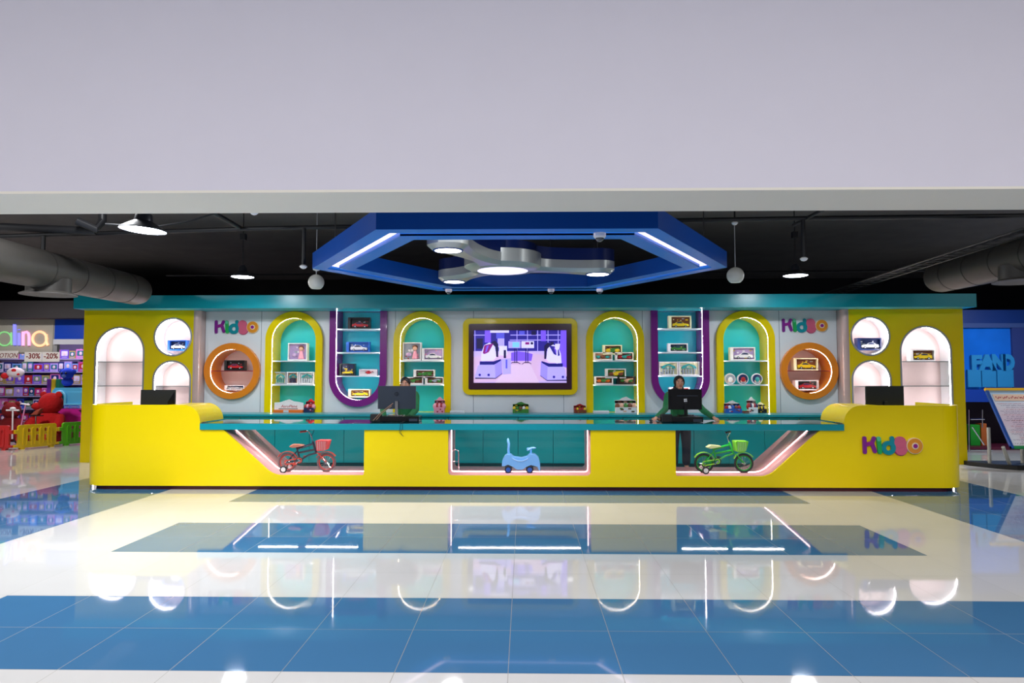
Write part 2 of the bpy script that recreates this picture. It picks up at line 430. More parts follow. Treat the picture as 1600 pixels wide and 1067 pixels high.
SR(620, 310, 800, 412, lil); SR(680, 325, 780, 400, cy_); SR(812, 310, 1000, 412, pale); SR(870, 325, 930, 360, mg); S([(p[0], p[1]) for p in arc(968, 342, 20, 0, 2 * PI, 12)[:-1]], dk)
S([(660, 480), (760, 460), (860, 470), (980, 500), (960, 600), (660, 600)], vio)
for a in (708, 738, 872, 902): SR(a, 415, a + 12, 630, dk)
for a, c in ((640, 800), (820, 960)): S([(a, 655), (a + 40, 628), (c - 40, 628), (c, 650), (c, 640), (c - 40, 616), (a + 40, 616), (a, 645)], dk)
SR(460, 270, 560, 400, lil); SR(480, 380, 600, 520, pale); SR(550, 440, 585, 560, dk); S([(520, 570), (660, 560), (660, 790), (540, 800)], lil); SR(580, 580, 605, 710, midb)
def machine(m, dx, body, shadow):
    f = (lambda u: u) if m > 0 else (lambda u: 1590 - u)
    P = lambda L: [(f(u) + dx, v + (0 if m > 0 else 30)) for u, v in L]
    S(P([(130, 862), (430, 862), (530, 790), (530, 780), (130, 800)]), dk)
    S(P([(120, 845), (170, 668), (200, 650), (420, 655), (520, 575), (530, 780), (430, 850)]), body)
    S(P([(420, 655), (520, 575), (530, 780), (430, 850)]), shadow)
    S(P([(196, 606), (400, 606), (510, 572), (510, 596), (410, 656), (196, 656)]), em('band', (20, 20, 120)))
    S(P([(215, 600), (225, 470), (260, 370), (340, 330), (420, 380), (440, 540), (400, 590), (240, 606)]), pale)
    S(P([(440, 540), (430, 400), (360, 330), (420, 300), (470, 350), (470, 545)]), dk)
    S(P([(240, 490), (262, 372), (330, 355), (400, 345), (330, 470), (270, 500)]), mg if m > 0 else nav)
    S(P([(275, 480), (300, 380), (330, 370), (300, 460)]), vio)
    for u, v in ((196, 805), (328, 805)): S(P([(u + 20 * math.cos(k), v + 20 * math.sin(k)) for k in (0, .9, 1.8, 2.7, 3.6, 4.5, 5.4)]), nav)
machine(1, 0, lil, em('side', (150, 136, 240))); machine(-1, 30, lil, em('side2', (150, 136, 240)))
S([(1310, 350), (1385, 350), (1375, 420), (1350, 440), (1350, 640), (1330, 640), (1330, 440), (1310, 420)], pale)
TB(scr, 'screen', smooth=False)

# brand signs: rounded letters
LP, LG, LT, LK, LO, LC = mat('letter_purple', (128, 24, 140), .3, coat=.3), mat('letter_green', (30, 170, 84), .3), mat('letter_teal', (0, 142, 156), .3), mat('letter_pink', (216, 96, 128), .3, coat=.3), mat('letter_orange', (232, 148, 34), .3, coat=.3), mat('letter_cream', (246, 226, 190), .3)
LPK = mat('letter_rose', (196, 66, 128), .3); LGP = mat('letter_pale_green', (90, 196, 150), .3); LMG = mat('letter_magenta', (150, 30, 140), .3)
def capsule(x0, z0, x1, z1, r):
    a = math.atan2(z1 - z0, x1 - x0)
    return arc(x1, z1, r, a - PI / 2, a + PI / 2, 10) + arc(x0, z0, r, a + PI / 2, a + 1.5 * PI, 10)
def logo(cx, cz, wd, y, parent, off):
    s = wd / 1290.; T = lambda u, v: (cx + (u - 815) * s, cz - (v - 362) * s)
    def cap(u0, v0, u1, v1, r): a = T(u0, v0); b_ = T(u1, v1); return capsule(a[0], a[1], b_[0], b_[1], r * s)
    def L(mb, n):
        o = mb.build(n, parent, bevel=.004); o.location = off; return o
    d = .03
    k = MB(); k.prism([cap(218, 200, 222, 505, 40)], y - d, y, LP); k.prism([cap(240, 340, 370, 310, 42)], y - d * .95, y, LMG)
    k.prism([cap(425, 200, 385, 300, 40)], y - d * .9, y, LP); k.prism([cap(380, 310, 440, 485, 42)], y - d * .85, y, LP); L(k, 'letter_k')
    k = MB(); k.prism([cap(525, 215, 545, 500, 46)], y - d, y, LG); k.prism([cap(524, 208, 526, 225, 44)], y - d * 1.05, y, LGP); L(k, 'letter_i')
    a = T(735, 410); k = MB(); k.prism([circ(a[0], a[1], 152 * s, 32), circ(a[0], a[1], 60 * s, 24)], y - d, y, LT); k.prism([cap(815, 200, 830, 420, 44)], y - d * .9, y, LT); L(k, 'letter_d')
    a = T(985, 290); c = T(1003, 428); k = MB(); k.prism([circ(a[0], a[1], 128 * s, 32)], y - d, y, LK); k.prism([circ(c[0], c[1], 140 * s, 32)], y - d * .95, y, LK)
    k.prism([circ(c[0], c[1] - 8 * s, 148 * s, 32)], y - d * .5, y, LPK); L(k, 'letter_z')
    a = T(1290, 365); k = MB(); k.prism([circ(a[0], a[1], 175 * s, 40)], y - d * 1.2, y, LC); k.prism([circ(a[0], a[1], 162 * s, 40)], y - d * 1.4, y, LO)
    k.prism([circ(a[0], a[1], 72 * s, 24)], y - d * 1.6, y, LC); k.prism([circ(a[0], a[1], 48 * s, 24)], y - d * 1.8, y, LMG); L(k, 'letter_o')
for x, z, s_ in ((-5.237, 2.472, 'left'), (5.237, 2.487, 'right')):
    t = thing('logo_sign', 'colourful bubble-letter sign on the grey wall above the %s orange round niche' % s_, 'sign', (BX + x, YG, z))
    logo(BX + x, z, .83, YG - .002, t, (-(BX + x), -YG, -z))

# ------------------------------------------------------------------ back cabinets
tag(MB().box(BX - 5.75, BX + 5.75, 11.72, YG - .09, .86, .9, TEAL).build('worktop', smooth=False, bevel=.003), 'long teal worktop along the foot of the display wall', 'worktop')
cab = thing('base_cabinet', 'x', 'cabinet', (0, 0, 0))
MB().box(0, .603, .03, .6, .06, .855, TEALD).box(.0, .603, .07, .6, 0, .06, mat('dark_teal_kick', (0, 84, 88), .4)).build('body', cab, smooth=False)
d_ = MB().box(.003, .6, .01, .028, .065, .74, TEALD).build('door', cab, smooth=False, bevel=.002)
d_ = MB().box(.003, .6, .01, .028, .75, .852, TEALD).build('drawer', cab, smooth=False, bevel=.002)
MB().box(.575, .59, .0, .01, .79, .82, CHR).build('handle', d_, smooth=False)
ordn = ['first', 'second', 'third', 'fourth', 'fifth', 'sixth', 'seventh', 'eighth', 'ninth', 'tenth', 'eleventh', 'twelfth', 'thirteenth', 'fourteenth', 'fifteenth', 'sixteenth', 'seventeenth', 'eighteenth']
for k in range(18):
    o = cab if k == 0 else copy_tree(cab)
    o.location = (BX + (k - 9) * .605, 11.74, 0); o['group'] = 'teal base cabinets under the display wall'
    o['label'] = 'teal base cabinet under the display wall, %s from the left' % ordn[k] if k < 9 else 'teal base cabinet under the display wall, %s from the right' % ordn[17 - k]

# ------------------------------------------------------------------ front counter (centre CX)
CX, YC = -.07, 9.3
ct = thing('reception_counter', 'long glossy yellow reception counter with glazed display openings and teal top', 'counter', (CX, YC, 0))
def K(mb, n, p=None, **k):
    o = mb.build(n, p or ct, **k); o.location = (0, 0, 0); return o    # built about the counter's own origin
def side_open(s):
    pts = [(4.085, .83), (3.385, .205), (2.13, .205), (2.13, .83)]; pts = [(s * x, z) for x, z in pts]
    return round_poly(pts, [0, .12, .03, 0])
ops = {'left': side_open(-1), 'middle': round_poly([(-.975, .83), (-.975, .205), (.975, .205), (.975, .83)], [0, .06, .06, 0]), 'right': side_open(1)}
zt = 1.165
outline = [(-5.74, .055), (5.74, .055), (5.74, zt), (4.65, zt)] + arc(4.65, zt - .24, .24, PI / 2, PI, 10) + [(4.41, .825)]
# openings are cut from the top edge down, the worktop closes them
def cut(op): return op
r_ = ops['right']; m_ = ops['middle']; l_ = ops['left']
outline += [(r_[0][0], .825)] + r_[1:-1] + [(r_[-1][0], .825)]
outline += [(m_[-1][0], .825)] + m_[1:-1][::-1] + [(m_[0][0], .825)]
outline += [(l_[-1][0], .825)] + l_[1:-1][::-1] + [(l_[0][0], .825)]
outline += [(-4.41, .825)] + arc(-4.65, zt - .24, .24, 0, PI / 2, 10) + [(-5.74, zt)]
K(MB().prism([outline], 0, .04, YEL), 'front_panel', ang=30)
for s in (-1, 1):
    path = [(s * 5.74, .02)] + [(s * (5.74 + .34 * math.sin(a)), .36 - .34 * math.cos(a)) for a in [PI / 2 * j / 14 for j in range(1, 15)]] + [(s * 6.08, 1.2)]
    mb = MB(); i = mb.mi(YEL); rings = []
    for j, (x, y) in enumerate(path):
        a = path[max(j - 1, 0)]; c = path[min(j + 1, len(path) - 1)]
        tn = Vector((c[0] - a[0], c[1] - a[1])).normalized(); nrm = Vector((tn.y, -tn.x)) * s
        rings.append([mb.bm.verts.new((x + nrm.x * q * .02, y + nrm.y * q * .02, z)) for q, z in ((1, .055), (1, zt), (-1, zt), (-1, .055))])
    for A, B_ in zip(rings, rings[1:]):
        for q in range(4): mb.bm.faces.new([A[q], A[(q + 1) % 4], B_[(q + 1) % 4], B_[q]])
    mb.bm.faces.new(rings[0]); mb.bm.faces.new(rings[-1])
    K(mb, 'curved_end', ang=30)
    # quarter-round block that steps up from the worktop to the raised end
    blk = [(s * 4.9, .92)] + [(s * x, z) for x, z in arc(4.65, zt - .24, .24, PI, PI / 2, 12)] + [(s * 4.9, zt)]
    K(MB().prism([blk], .041, .72, YEL), 'rounded_step', ang=30)
    K(MB().box(min(s * 4.9, s * 5.92), max(s * 4.9, s * 6.03), .4, .8, .72, .75, TEAL), 'side_desk', smooth=False)
    K(MB().box(min(s * 4.86, s * 4.9), max(s * 4.86, s * 4.9), .045, .72, 0.06, .92, YEL), 'inner_panel', smooth=False)
pl = [(-5.6, 0.), (5.6, 0.)] ; ring_ = [(-6.02, 1.15), (-6.02, .4)] + [(-5.7 - .32 * math.cos(a), .4 - .34 * math.sin(a)) for a in [PI / 2 * j / 10 for j in range(11)]]
ring_ += [(5.7 + .32 * math.sin(a), .4 - .34 * math.cos(a)) for a in [PI / 2 * j / 10 for j in range(11)]] + [(6.02, .4), (6.02, 1.15)]
inner = [(x * .985, y + .06) for x, y in ring_]
mb = MB(); n = len(ring_); mb.mi(MAR)
A = [mb.bm.verts.new((x, y, 0)) for x, y in ring_]; B_ = [mb.bm.verts.new((x, y, .055)) for x, y in ring_]
A2 = [mb.bm.verts.new((x, y, 0)) for x, y in inner]; B2 = [mb.bm.verts.new((x, y, .055)) for x, y in inner]
for q in range(n - 1):
    for P_, Q_ in ((A, B_), (A2, B2), (A, A2), (B_, B2)): mb.bm.faces.new([P_[q], P_[q + 1], Q_[q + 1], Q_[q]])
K(mb, 'plinth')
K(MB().box(-4.4, 4.4, -.03, .8, .826, .908, TEAL), 'worktop', bevel=.003, smooth=False)
K(MB().box(-4.4, 4.4, -.026, .798, .9085, .913, mat('teal_back_painted_glass', (0, 100, 112), .02, coat=1)), 'glass_top', smooth=False)
K(MB().box(-4.9, 4.9, 0.04, .9, .055, .19, mat('deck_base', (190, 170, 160), .5)), 'base', smooth=False)
for nm, op in ops.items():
    th = .012; cxm = sum(p[0] for p in op) / len(op)
    pts = [(x, min(z, .824)) for x, z in op]
    mb = MB(); i = mb.mi(LINER)
    V = [[mb.bm.verts.new((x, y, z)) for x, z in pts] for y in (.041, .9)]
    for q in range(len(pts) - 1): mb.bm.faces.new([V[0][q], V[0][q + 1], V[1][q + 1], V[1][q]])
    ln = K(mb, 'display_lining')
    so = ln.modifiers.new('thickness', 'SOLIDIFY'); so.thickness = .01; so.offset = 0
    # light line half way back on the lining
    cc = Vector((cxm, .55))
    q_ = inset(pts, .016)
    if nm == 'left': q_ = [p for p in q_ if p[0] < -2.16]
    if nm == 'right': q_ = [p for p in q_ if p[0] > 2.16]
    MB().tube([(x, .3, min(z, .822)) for x, z in q_], .0042, LEDP, 6).build('light_strip', ln)
    K(MB().prism([pts], .02, .026, GLS), 'glass_pane', smooth=False)
for lx, lw in ((-2.95, 1.4), (0, 1.7), (2.95, 1.4)):
    light('display_fill_light', 'AREA', (CX + lx, YC + .22, .82), 5.5, (1, .93, .92), lw, .03)  # unseen strips added under the worktop to brighten the openings
lg = bpy.data.objects.new('logo', None); C.objects.link(lg); lg.parent = ct; lg.location = (5.04, 0, .624)
logo(0, 0, .8, 0, lg, (0, 0, 0))

# ------------------------------------------------------------------ things on the counters
def wy(px, Y): return W(px, 588, Y)[0]
def monitor(label, px0, px1, py0, py1, Y, base_z, m, kind):
    x0, z1 = W(px0, py0, Y); x1, z0 = W(px1, py1, Y); cx = (x0 + x1) / 2
    t = thing('computer_monitor', label, 'monitor', (cx, Y, base_z)); h = (x1 - x0) / 2; a, b_ = z0 - base_z, z1 - base_z
    mb = MB().prism([rrect(-h, h, a, b_, .008, 3)], 0, .022, m)
    if kind == 'bulge': mb.prism([rect(-h * .85, h * .85, a + .04, b_ - .04)], -.02, 0, m); mb.prism([rect(-h * .5, h * .75, b_ - .1, b_ - .09)], -.023, -.019, SLATE)
    if kind == 'side': mb.prism([[(h * .6, a + .06), (h * .97, a + .02), (h * .97, b_ - .03), (h * .6, a + .16)]], -.012, 0, BLKG)
    mb.build('housing', t, bevel=.004)
    MB().box(-h + .01, h - .01, .022, .024, a + .02, b_ - .01, BLKG).build('screen', t, smooth=False)
    silver = kind == 'ring'
    MB().box(-.022, .022, -.03, -.005, .01, a + (b_ - a) * .35, CHR if silver else m).build('neck', t, smooth=False, bevel=.003)
    MB().prism([rrect(-.11, .11, -.09, .09, .02)], 0, .012, CHR if silver else m, M=Matrix.Rotation(-PI / 2, 4, 'X') @ Matrix.Translation((0, -.012, 0))).build('foot', t)
    if kind == 'ring':
        k = MB().prism([circ(0, (a + b_) / 2 + .05, .028, 24), circ(0, (a + b_) / 2 + .05, .023, 24)], -.003, 0, BLKG)
        k.tube([(-.006, -.002, (a + b_) / 2 + .034), (-.002, -.002, (a + b_) / 2 + .068)], .002, BLKG, 5); k.tube([(.008, -.002, (a + b_) / 2 + .03), (.003, -.002, (a + b_) / 2 + .062)], .002, BLKG, 5)
        k.build('logo', t)
    if kind == 'bulge':
        k = MB(); zc = (a + b_) / 2 - .01
        for dx, dz in ((-.022, .0), (.001, .002), (-.02, -.024), (.004, -.022)): k.box(dx, dx + .018, -.024, -.02, zc + dz, zc + dz + .019, WHT)
        k.build('logo', t)
    return t
monitor('slate grey monitor seen from behind on a silver stand at left of the counter', 590.6, 649.5, 603, 639, 9.78, .995, SLATE, 'ring')
monitor('black monitor seen from behind in front of the person in the headscarf', 1044, 1097, 608, 640, 9.78, 1.0, BLKG, 'bulge')
monitor('dark monitor behind the raised left end of the counter', 220, 273, 609, 645, 9.75, .75, mat('charcoal_plastic', (40, 42, 44), .35), 'side')
monitor('dark monitor behind the raised right end of the counter', 1352.5, 1413, 603, 640, 9.75, .75, mat('charcoal_plastic2', (30, 36, 40), .35), 'plain')
def machinebox(label, px0, px1, Y):
    x0, x1 = wy(px0, Y), wy(px1, Y); cx = (x0 + x1) / 2; h = (x1 - x0) / 2
    t = thing('receipt_printer_box', label, 'printer', (cx, Y, .913))
    MB().box(-h, h, 0, .3, 0.004, .082, BLKG).build('case', t, bevel=.006, smooth=False)
    MB().box(-h, -h + .15, -.012, .1, .004, .115, BLK).build('printer_head', t, bevel=.01, smooth=False)
    MB().box(h - .14, h - .02, -.004, 0, .012, .05, SLATE).build('slot', t, smooth=False)
machinebox('black cash drawer under the slate grey monitor', 579, 655, 9.55)
machinebox('black cash drawer under the black monitor', 1033, 1098, 9.55)
cbl = MB()
for k, (a, c) in enumerate((((583, 657), (614, 630)), ((588, 656), (612, 634)))):
    p = W(a[0], a[1], 9.5); q = W(c[0], c[1], 9.72)
    cbl.tube([(p[0], 9.5, p[1]), ((p[0] * .6 + q[0] * .4), 9.52, p[1] * .6 + q[1] * .4 + .01), (q[0], 9.72, q[1])], .004, mat('tan_cable', (170, 130, 100), .5), 6)
tag(cbl.build('cable'), 'thin tan cables running from the cash drawer up to the slate grey monitor', 'cable')
cbl = MB(); X0 = wy(626, 9.25)
cbl.tube([(X0, 9.5, .93), (X0, 9.27, .925), (X0 - .005, 9.262, .85), (X0 - .012, 9.262, .79), (X0 + .02, 9.262, .76), (X0 + .045, 9.262, .74)], .003, BLK, 6)
cbl.tube([(X0 + .02, 9.5, .93), (X0 + .02, 9.27, .925), (X0 + .03, 9.262, .84), (X0 - .0, 9.262, .8), (X0 + .03, 9.262, .75)], .003, BLK, 6)
tag(cbl.build('cable'), 'black cable hanging over the counter edge below the slate grey monitor', 'cable')
ms_ = MB().ball((0, 0, .016), .03, BLK, (.9, 1.3, .55)); o = ms_.build('computer_mouse', loc=(wy(1016, 9.78), 9.76, .9135)); tag(o, 'black computer mouse under the hand of the person in the headscarf', 'mouse')

# ------------------------------------------------------------------ toy boxes
def boxmat(n, c): return mat('card_' + n, c, .35, var=.12, scale=30)
CARD = {k: boxmat(k, v) for k, v in dict(white=(236, 234, 236), black=(26, 24, 26), red=(170, 24, 34), blue=(36, 96, 190), green=(60, 130, 50), yellow=(232, 200, 30), pink=(240, 160, 180), grey=(150, 158, 170), navy=(24, 40, 86), cream=(246, 240, 196), lilac=(186, 160, 206), brown=(120, 66, 40), silver=(200, 206, 214), orange=(232, 110, 30), tealc=(40, 150, 150), skin=(230, 180, 150), violet=(110, 60, 170)).items()}
def car_shape(mb, x, y, z, L, H, m, flip=1):
    """little toy car, side on"""
    H = min(H, L * .42); pr = [(-.5, .2), (-.52, .42), (-.46, .52), (-.22, .6), (-.08, .84), (.06, .9), (.22, .86), (.38, .62), (.5, .6), (.52, .3), (.49, .2)]
    mb.prism([[(x + flip * u * L, z + v * H) for u, v in pr]], y, y + .035, m)
    mb.prism([[(x + flip * u * L, z + v * H) for u, v in ((-.16, .62), (-.06, .8), (.06, .85), (.2, .81), (.3, .62))]], y - .002, y + .01, CARD['navy'])
    for u in (-.31, .31):
        mb.prism([circ(x + flip * u * L, z + .2 * H, .17 * H, 12)], y - .004, y + .03, CARD['black'])
        mb.prism([circ(x + flip * u * L, z + .2 * H, .1 * H, 10)], y - .006, y, CARD['silver'])
def toy_box(kind, px0, px1, pyt, zs, label, shell, bg, accent, Y=12.55, group=None, rz=0, depth=.13, dz=0, accent2=None):
    x0, z1 = W(px0, pyt, Y); x1, _ = W(px1, pyt, Y); w_ = x1 - x0; h = max(z1 - zs, .06)
    nm = {'car': 'toy_car_box', 'doll': 'doll_box', 'set': 'playset_box', 'plane': 'toy_plane_box', 'train': 'toy_dinosaur_box', 'moto': 'toy_robot_box'}[kind]
    t = thing(nm, label, 'toy box', ((x0 + x1) / 2, Y, zs + .001), group, rz); e = min(.018, h * .12)
    hw = w_ / 2; a, b_, c, d = -hw + (w_ * .12 if kind in ('car', 'moto', 'train') else e), hw - e, e * 1.4, h - e
    MB().prism([rect(-hw, hw, 0, h), rect(a, b_, c, d)], 0, .012, CARD[shell]).box(-hw, hw, .06, depth, 0, h, CARD[shell]).box(-hw, hw, .012, .06, 0, .004, CARD[shell]).box(-hw, hw, .012, .06, h - .004, h, CARD[shell]).box(-hw, -hw + .004, .012, .06, 0, h, CARD[shell]).box(hw - .004, hw, .012, .06, 0, h, CARD[shell]).build('carton', t, smooth=False)
    p = MB(); p.box(a, b_, .054, .059, c, d, CARD[bg]); W_, H_ = b_ - a, d - c
    r = random.Random(int(px0 * 7 + pyt))
    for k in range(14):
        u = a + r.random() * W_ * .84; v = c + r.random() * H_ * .8
        p.box(u, u + W_ * (.04 + .1 * r.random()), .05 + .0003 * k, .054, v, v + H_ * (.05 + .12 * r.random()), CARD[r.choice([accent, shell, accent2 or accent, 'grey'])])
    p.build('backing_card', t, smooth=False)
    q = MB()
    if kind == 'car': car_shape(q, (a + b_) / 2, .012, c + .002, W_ * .84, H_ * .8, CARD[accent], r.choice((1, -1))); q.build('toy_car', t)
    elif kind == 'plane':
        q.ball(((a + b_) / 2, .03, c + H_ * .5), H_ * .22, CARD[accent], (3.2, .6, 1)); q.box((a + b_) / 2 - .02, (a + b_) / 2 + .03, .014, .03, c + H_ * .2, c + H_ * .8, CARD[accent]); q.build('toy_plane', t)
    elif kind in ('train', 'moto'):
        for k in range(3):
            u = a + W_ * (.2 + .28 * k); q.ball((u, .03, c + H_ * .4), H_ * .3, CARD[accent if k % 2 else (accent2 or accent)], (1.3, .5, .9))
        q.tube([(a + W_ * .1, .03, c + H_ * .25), (a + W_ * .5, .03, c + H_ * .6), (b_ - W_ * .08, .03, c + H_ * .75)], [H_ * .05, H_ * .16, H_ * .1], CARD[accent], 8); q.build('toy_dinosaur', t)
    elif kind == 'doll':
        u = a + W_ * .68; q.ball((u, .03, c + H_ * .7), H_ * .15, CARD['skin'], (1, .6, 1)); q.ball((u, .034, c + H_ * .76), H_ * .17, CARD['brown'], (1, .5, .9))
        q.lathe([(0, 0), (H_ * .2, .0), (H_ * .08, H_ * .5), (0, H_ * .55)], CARD['pink'], (u, .035, c + .01), 12, M=Matrix.Translation((0, .018, 0)) @ Matrix.Diagonal((1, .5, 1, 1)))
        q.ball((a + W_ * .3, .03, c + H_ * .3), H_ * .13, CARD['lilac'], (1.4, .5, 1)); q.build('doll', t)
    else:
        for k in range(5): q.box(a + W_ * (.15 + .15 * k), a + W_ * (.21 + .15 * k), .02, .05, c + .004, c + H_ * .45, CARD[accent])
        q.prism([[(a + W_ * .08, c + H_ * .5), (b_ - W_ * .08, c + H_ * .5), (b_ - W_ * .16, c + H_ * .72), ((a + b_) / 2, c + H_ * .9), (a + W_ * .16, c + H_ * .72)], [(a + W_ * .2, c + H_ * .55), (b_ - W_ * .2, c + H_ * .55), ((a + b_) / 2, c + H_ * .8)]], .02, .05, CARD['tealc']); q.build('playset', t)
    return t
Z1, Z2, U1, U2, U3, C1 = 1.85, 1.41, 2.438, 2.003, 1.57, 1.665
toy_box('car', 351, 382, 563, C1, 'red toy car in a black box on the shelf of the left orange round niche', 'black', 'black', 'red', rz=.08)
toy_box('car', 350, 382, 602, 1.3, 'white toy car box at the bottom of the left orange round niche', 'white', 'navy', 'silver', accent2='orange', rz=-.1)
toy_box('doll', 450, 480, 536, Z1, 'tall pink doll box on the upper shelf of the leftmost yellow arch', 'white', 'lilac', 'pink')
toy_box('set', 428, 447, 581, Z2, 'narrow grey playset box, left one on the lower shelf of the leftmost arch', 'grey', 'cream', 'tealc')
toy_box('set', 448, 466, 581, Z2, 'narrow brownish playset box, middle one on the lower shelf of the leftmost arch', 'white', 'skin', 'navy')
toy_box('set', 467, 491, 581, Z2, 'wide white playset box, right one on the lower shelf of the leftmost arch', 'white', 'white', 'silver')
toy_box('car', 544, 578, 496, U1, 'dark red toy car box on the top shelf of the left purple niche', 'black', 'black', 'red', rz=.06)
toy_box('car', 541, 577, 534, U2, 'blue box with a white toy car in the left purple niche', 'blue', 'blue', 'white', accent2='silver')
toy_box('car', 530, 554, 568, U3, 'black and yellow toy car box on the third shelf of the left purple niche', 'black', 'navy', 'yellow')
toy_box('plane', 561, 589, 577, U3, 'flat white box with a red toy plane in the left purple niche', 'white', 'white', 'red')
toy_box('car', 544, 578, 608, 1.165, 'yellow toy car box at the bottom of the left purple niche', 'cream', 'brown', 'yellow')
toy_box('doll', 629, 658, 535, Z1, 'square pink doll box on the upper shelf left of the television', 'white', 'grey', 'pink', accent2='red')
toy_box('car', 659, 693, 544, Z1, 'pink and white toy car box beside the doll box left of the television', 'white', 'lilac', 'white', accent2='pink')
t1 = toy_box('train', 646, 679, 577.5, 1.53, 'green toy box lying on two others left of the television', 'white', 'brown', 'green')
toy_box('train', 628, 661, 589, Z2, 'green toy box at lower left of the stack of three left of the television', 'white', 'brown', 'green', accent2='brown')
toy_box('train', 664, 693, 589, Z2, 'grey-green toy box at lower right of the stack of three left of the television', 'white', 'brown', 'grey', accent2='green')
toy_box('train', 942, 972, 539, 1.96, 'dinosaur toy box standing on two others on the upper shelf right of the television', 'cream', 'brown', 'green', accent2='yellow')
toy_box('train', 926.5, 957, 550.5, Z1, 'lower left dinosaur toy box on the upper shelf right of the television', 'white', 'skin', 'brown', accent2='tealc')
toy_box('train', 961, 990, 550.5, Z1, 'lower right dinosaur toy box on the upper shelf right of the television', 'white', 'brown', 'tealc', accent2='red')
toy_box('train', 946, 978, 576, 1.525, 'dinosaur toy box standing on two others on the lower shelf right of the television', 'white', 'green', 'yellow', accent2='brown')
toy_box('train', 928, 958, 588, Z2, 'lower left dinosaur toy box on the lower shelf right of the television', 'white', 'brown', 'green', accent2='orange')
toy_box('train', 964.5, 993, 588, Z2, 'lower right dinosaur toy box on the lower shelf right of the television', 'black', 'brown', 'skin', accent2='green')
toy_box('car', 1045, 1080, 493.5, U1, 'yellow toy car box on the top shelf of the right purple niche', 'cream', 'brown', 'yellow')
toy_box('car', 1044, 1075, 536.5, U2, 'white box with a green toy car on the second shelf of the right purple niche', 'white', 'navy', 'green', accent2='yellow')
toy_box('set', 1030, 1060, 565, U3, 'left one of two white playset boxes in the right purple niche', 'white', 'cream', 'grey')
toy_box('set', 1061, 1093, 565, U3, 'right one of two white playset boxes in the right purple niche', 'white', 'cream', 'grey', accent2='silver')
toy_box('car', 1046, 1078, 605, 1.165, 'red and white toy box behind the black monitor, at the foot of the purple niche', 'white', 'red', 'red')
toy_box('car', 1141, 1180, 542.5, Z1, 'lilac and white toy car box in the rightmost yellow arch', 'white', 'lilac', 'white', accent2='yellow')
toy_box('car', 1240, 1278, 559.5, C1, 'yellow toy car box on the shelf of the right orange round niche', 'cream', 'brown', 'yellow')
toy_box('car', 1242, 1280, 594, 1.3, 'red toy car box at the bottom of the right orange round niche', 'white', 'black', 'red', rz=.1)
toy_box('car', 261, 292, 531.5, 2.03, 'blue toy car box in the small round niche of the left yellow cabinet', 'blue', 'navy', 'silver', Y=12.3, rz=-.08)
toy_box('car', 1340, 1377, 528, 2.03, 'navy box with silver toy car in the round niche of the right yellow cabinet', 'navy', 'navy', 'silver', Y=12.3)
toy_box('car', 1422, 1461, 546, 1.83, 'yellow toy car box on the upper shelf of the tall white niche at right', 'white', 'brown', 'yellow', Y=12.3)
# the round lunch-tin toys
for px, a_, b2, lb in ((1141, 'white', 'grey', 'round white toy pack, leftmost of three in the rightmost yellow arch'), (1161, 'red', 'navy', 'round red toy pack, middle of three in the rightmost yellow arch'), (1183, 'tealc', 'navy', 'round teal toy pack, rightmost of three in the rightmost yellow arch')):
    x = wy(px, 12.55); t = thing('round_toy_pack', lb, 'toy', (x, 12.55, Z2 + .001), 'round toy packs in the rightmost yellow arch')
    MB().prism([[p for p in circ(0, .1, .1, 28)]], 0, .06, CARD['white']).build('pack', t, bevel=.006)
    q = MB().prism([circ(0, .1, .085, 24)], -.006, 0, CARD[b2]); q.ball((0, -.008, .09), .04, CARD[a_], (1.1, .4, 1.2)); q.ball((-.035, -.006, .06), .02, CARD['skin'], (1, .4, 1)); q.ball((.035, -.006, .06), .02, CARD['skin'], (1, .4, 1)); q.box(-.04, .04, -.012, -.006, .03, .045, CARD['silver'])
    q.build('toy_figure', t)
    MB().tube([(.098 * math.cos(a), .03, .1 + .098 * math.sin(a)) for a in [PI * j / 16 for j in range(17)]], .006, WHT, 6).build('rim', t)
# counter-top displays on the long worktop
def display(px0, px1, pyt, label, shell, cols, lid=None, Y=12.2, z0=.9005):
    x0, z1 = W(px0, pyt, Y); x1, _ = W(px1, pyt, Y); h = z1 - z0; hw = (x1 - x0) / 2; r = random.Random(int(px0))
    t = thing('display_carton', label, 'display box', ((x0 + x1) / 2, Y, z0)); e = .005
    c = MB().box(-hw, hw, 0, .12, 0, h * .35, CARD[shell]); c.box(-hw, hw, .115, .12, h * .35, h * .75, CARD[shell])
    pts = [(-hw, h * .6), (hw, h * .6), (hw * .95, h * .78), (hw * .5, h * .85), (hw * .1, h), (-hw * .3, h * .93), (-hw * .6, h * .8), (-hw, h * .78)]
    c.prism([pts], .115, .121, CARD[lid or shell]); c.build('carton', t, smooth=False)
    q = MB()
    for k in range(5):
        u = -hw * .8 + 1.6 * hw * k / 4; q.ball((u, .06, h * .4), h * .16, CARD[cols[k % len(cols)]], (1, 1, 1.3), n=8)
    q.build('sweets', t)
    q = MB()
    for k in range(6): u = -hw * .9 + r.random() * hw * 1.4; v = h * (.04 + .2 * r.random()); q.box(u, u + hw * .3, -.002, 0, v, v + h * .08, CARD[cols[k % len(cols)]])
    for k in range(3): u = -hw * .7 + k * hw * .55; q.box(u, u + hw * .3, .112, .115, h * .64, h * .7, CARD[cols[k % len(cols)]])
    q.build('printed_marks', t, smooth=False)
    return t
x0, z1 = W(427, 624, 12.25); x1, _ = W(473, 624, 12.25)
t = thing('display_carton', 'white display carton with red lettering and orange base in the leftmost yellow arch', 'display box', ((x0 + x1) / 2, 12.25, .9005)); hw = (x1 - x0) / 2; h = z1 - .9
c = MB().box(-hw, hw, 0, .08, 0, .05, CARD['orange']); c.box(-hw * .3, hw * .05, -.002, 0, .005, .045, CARD['silver'])
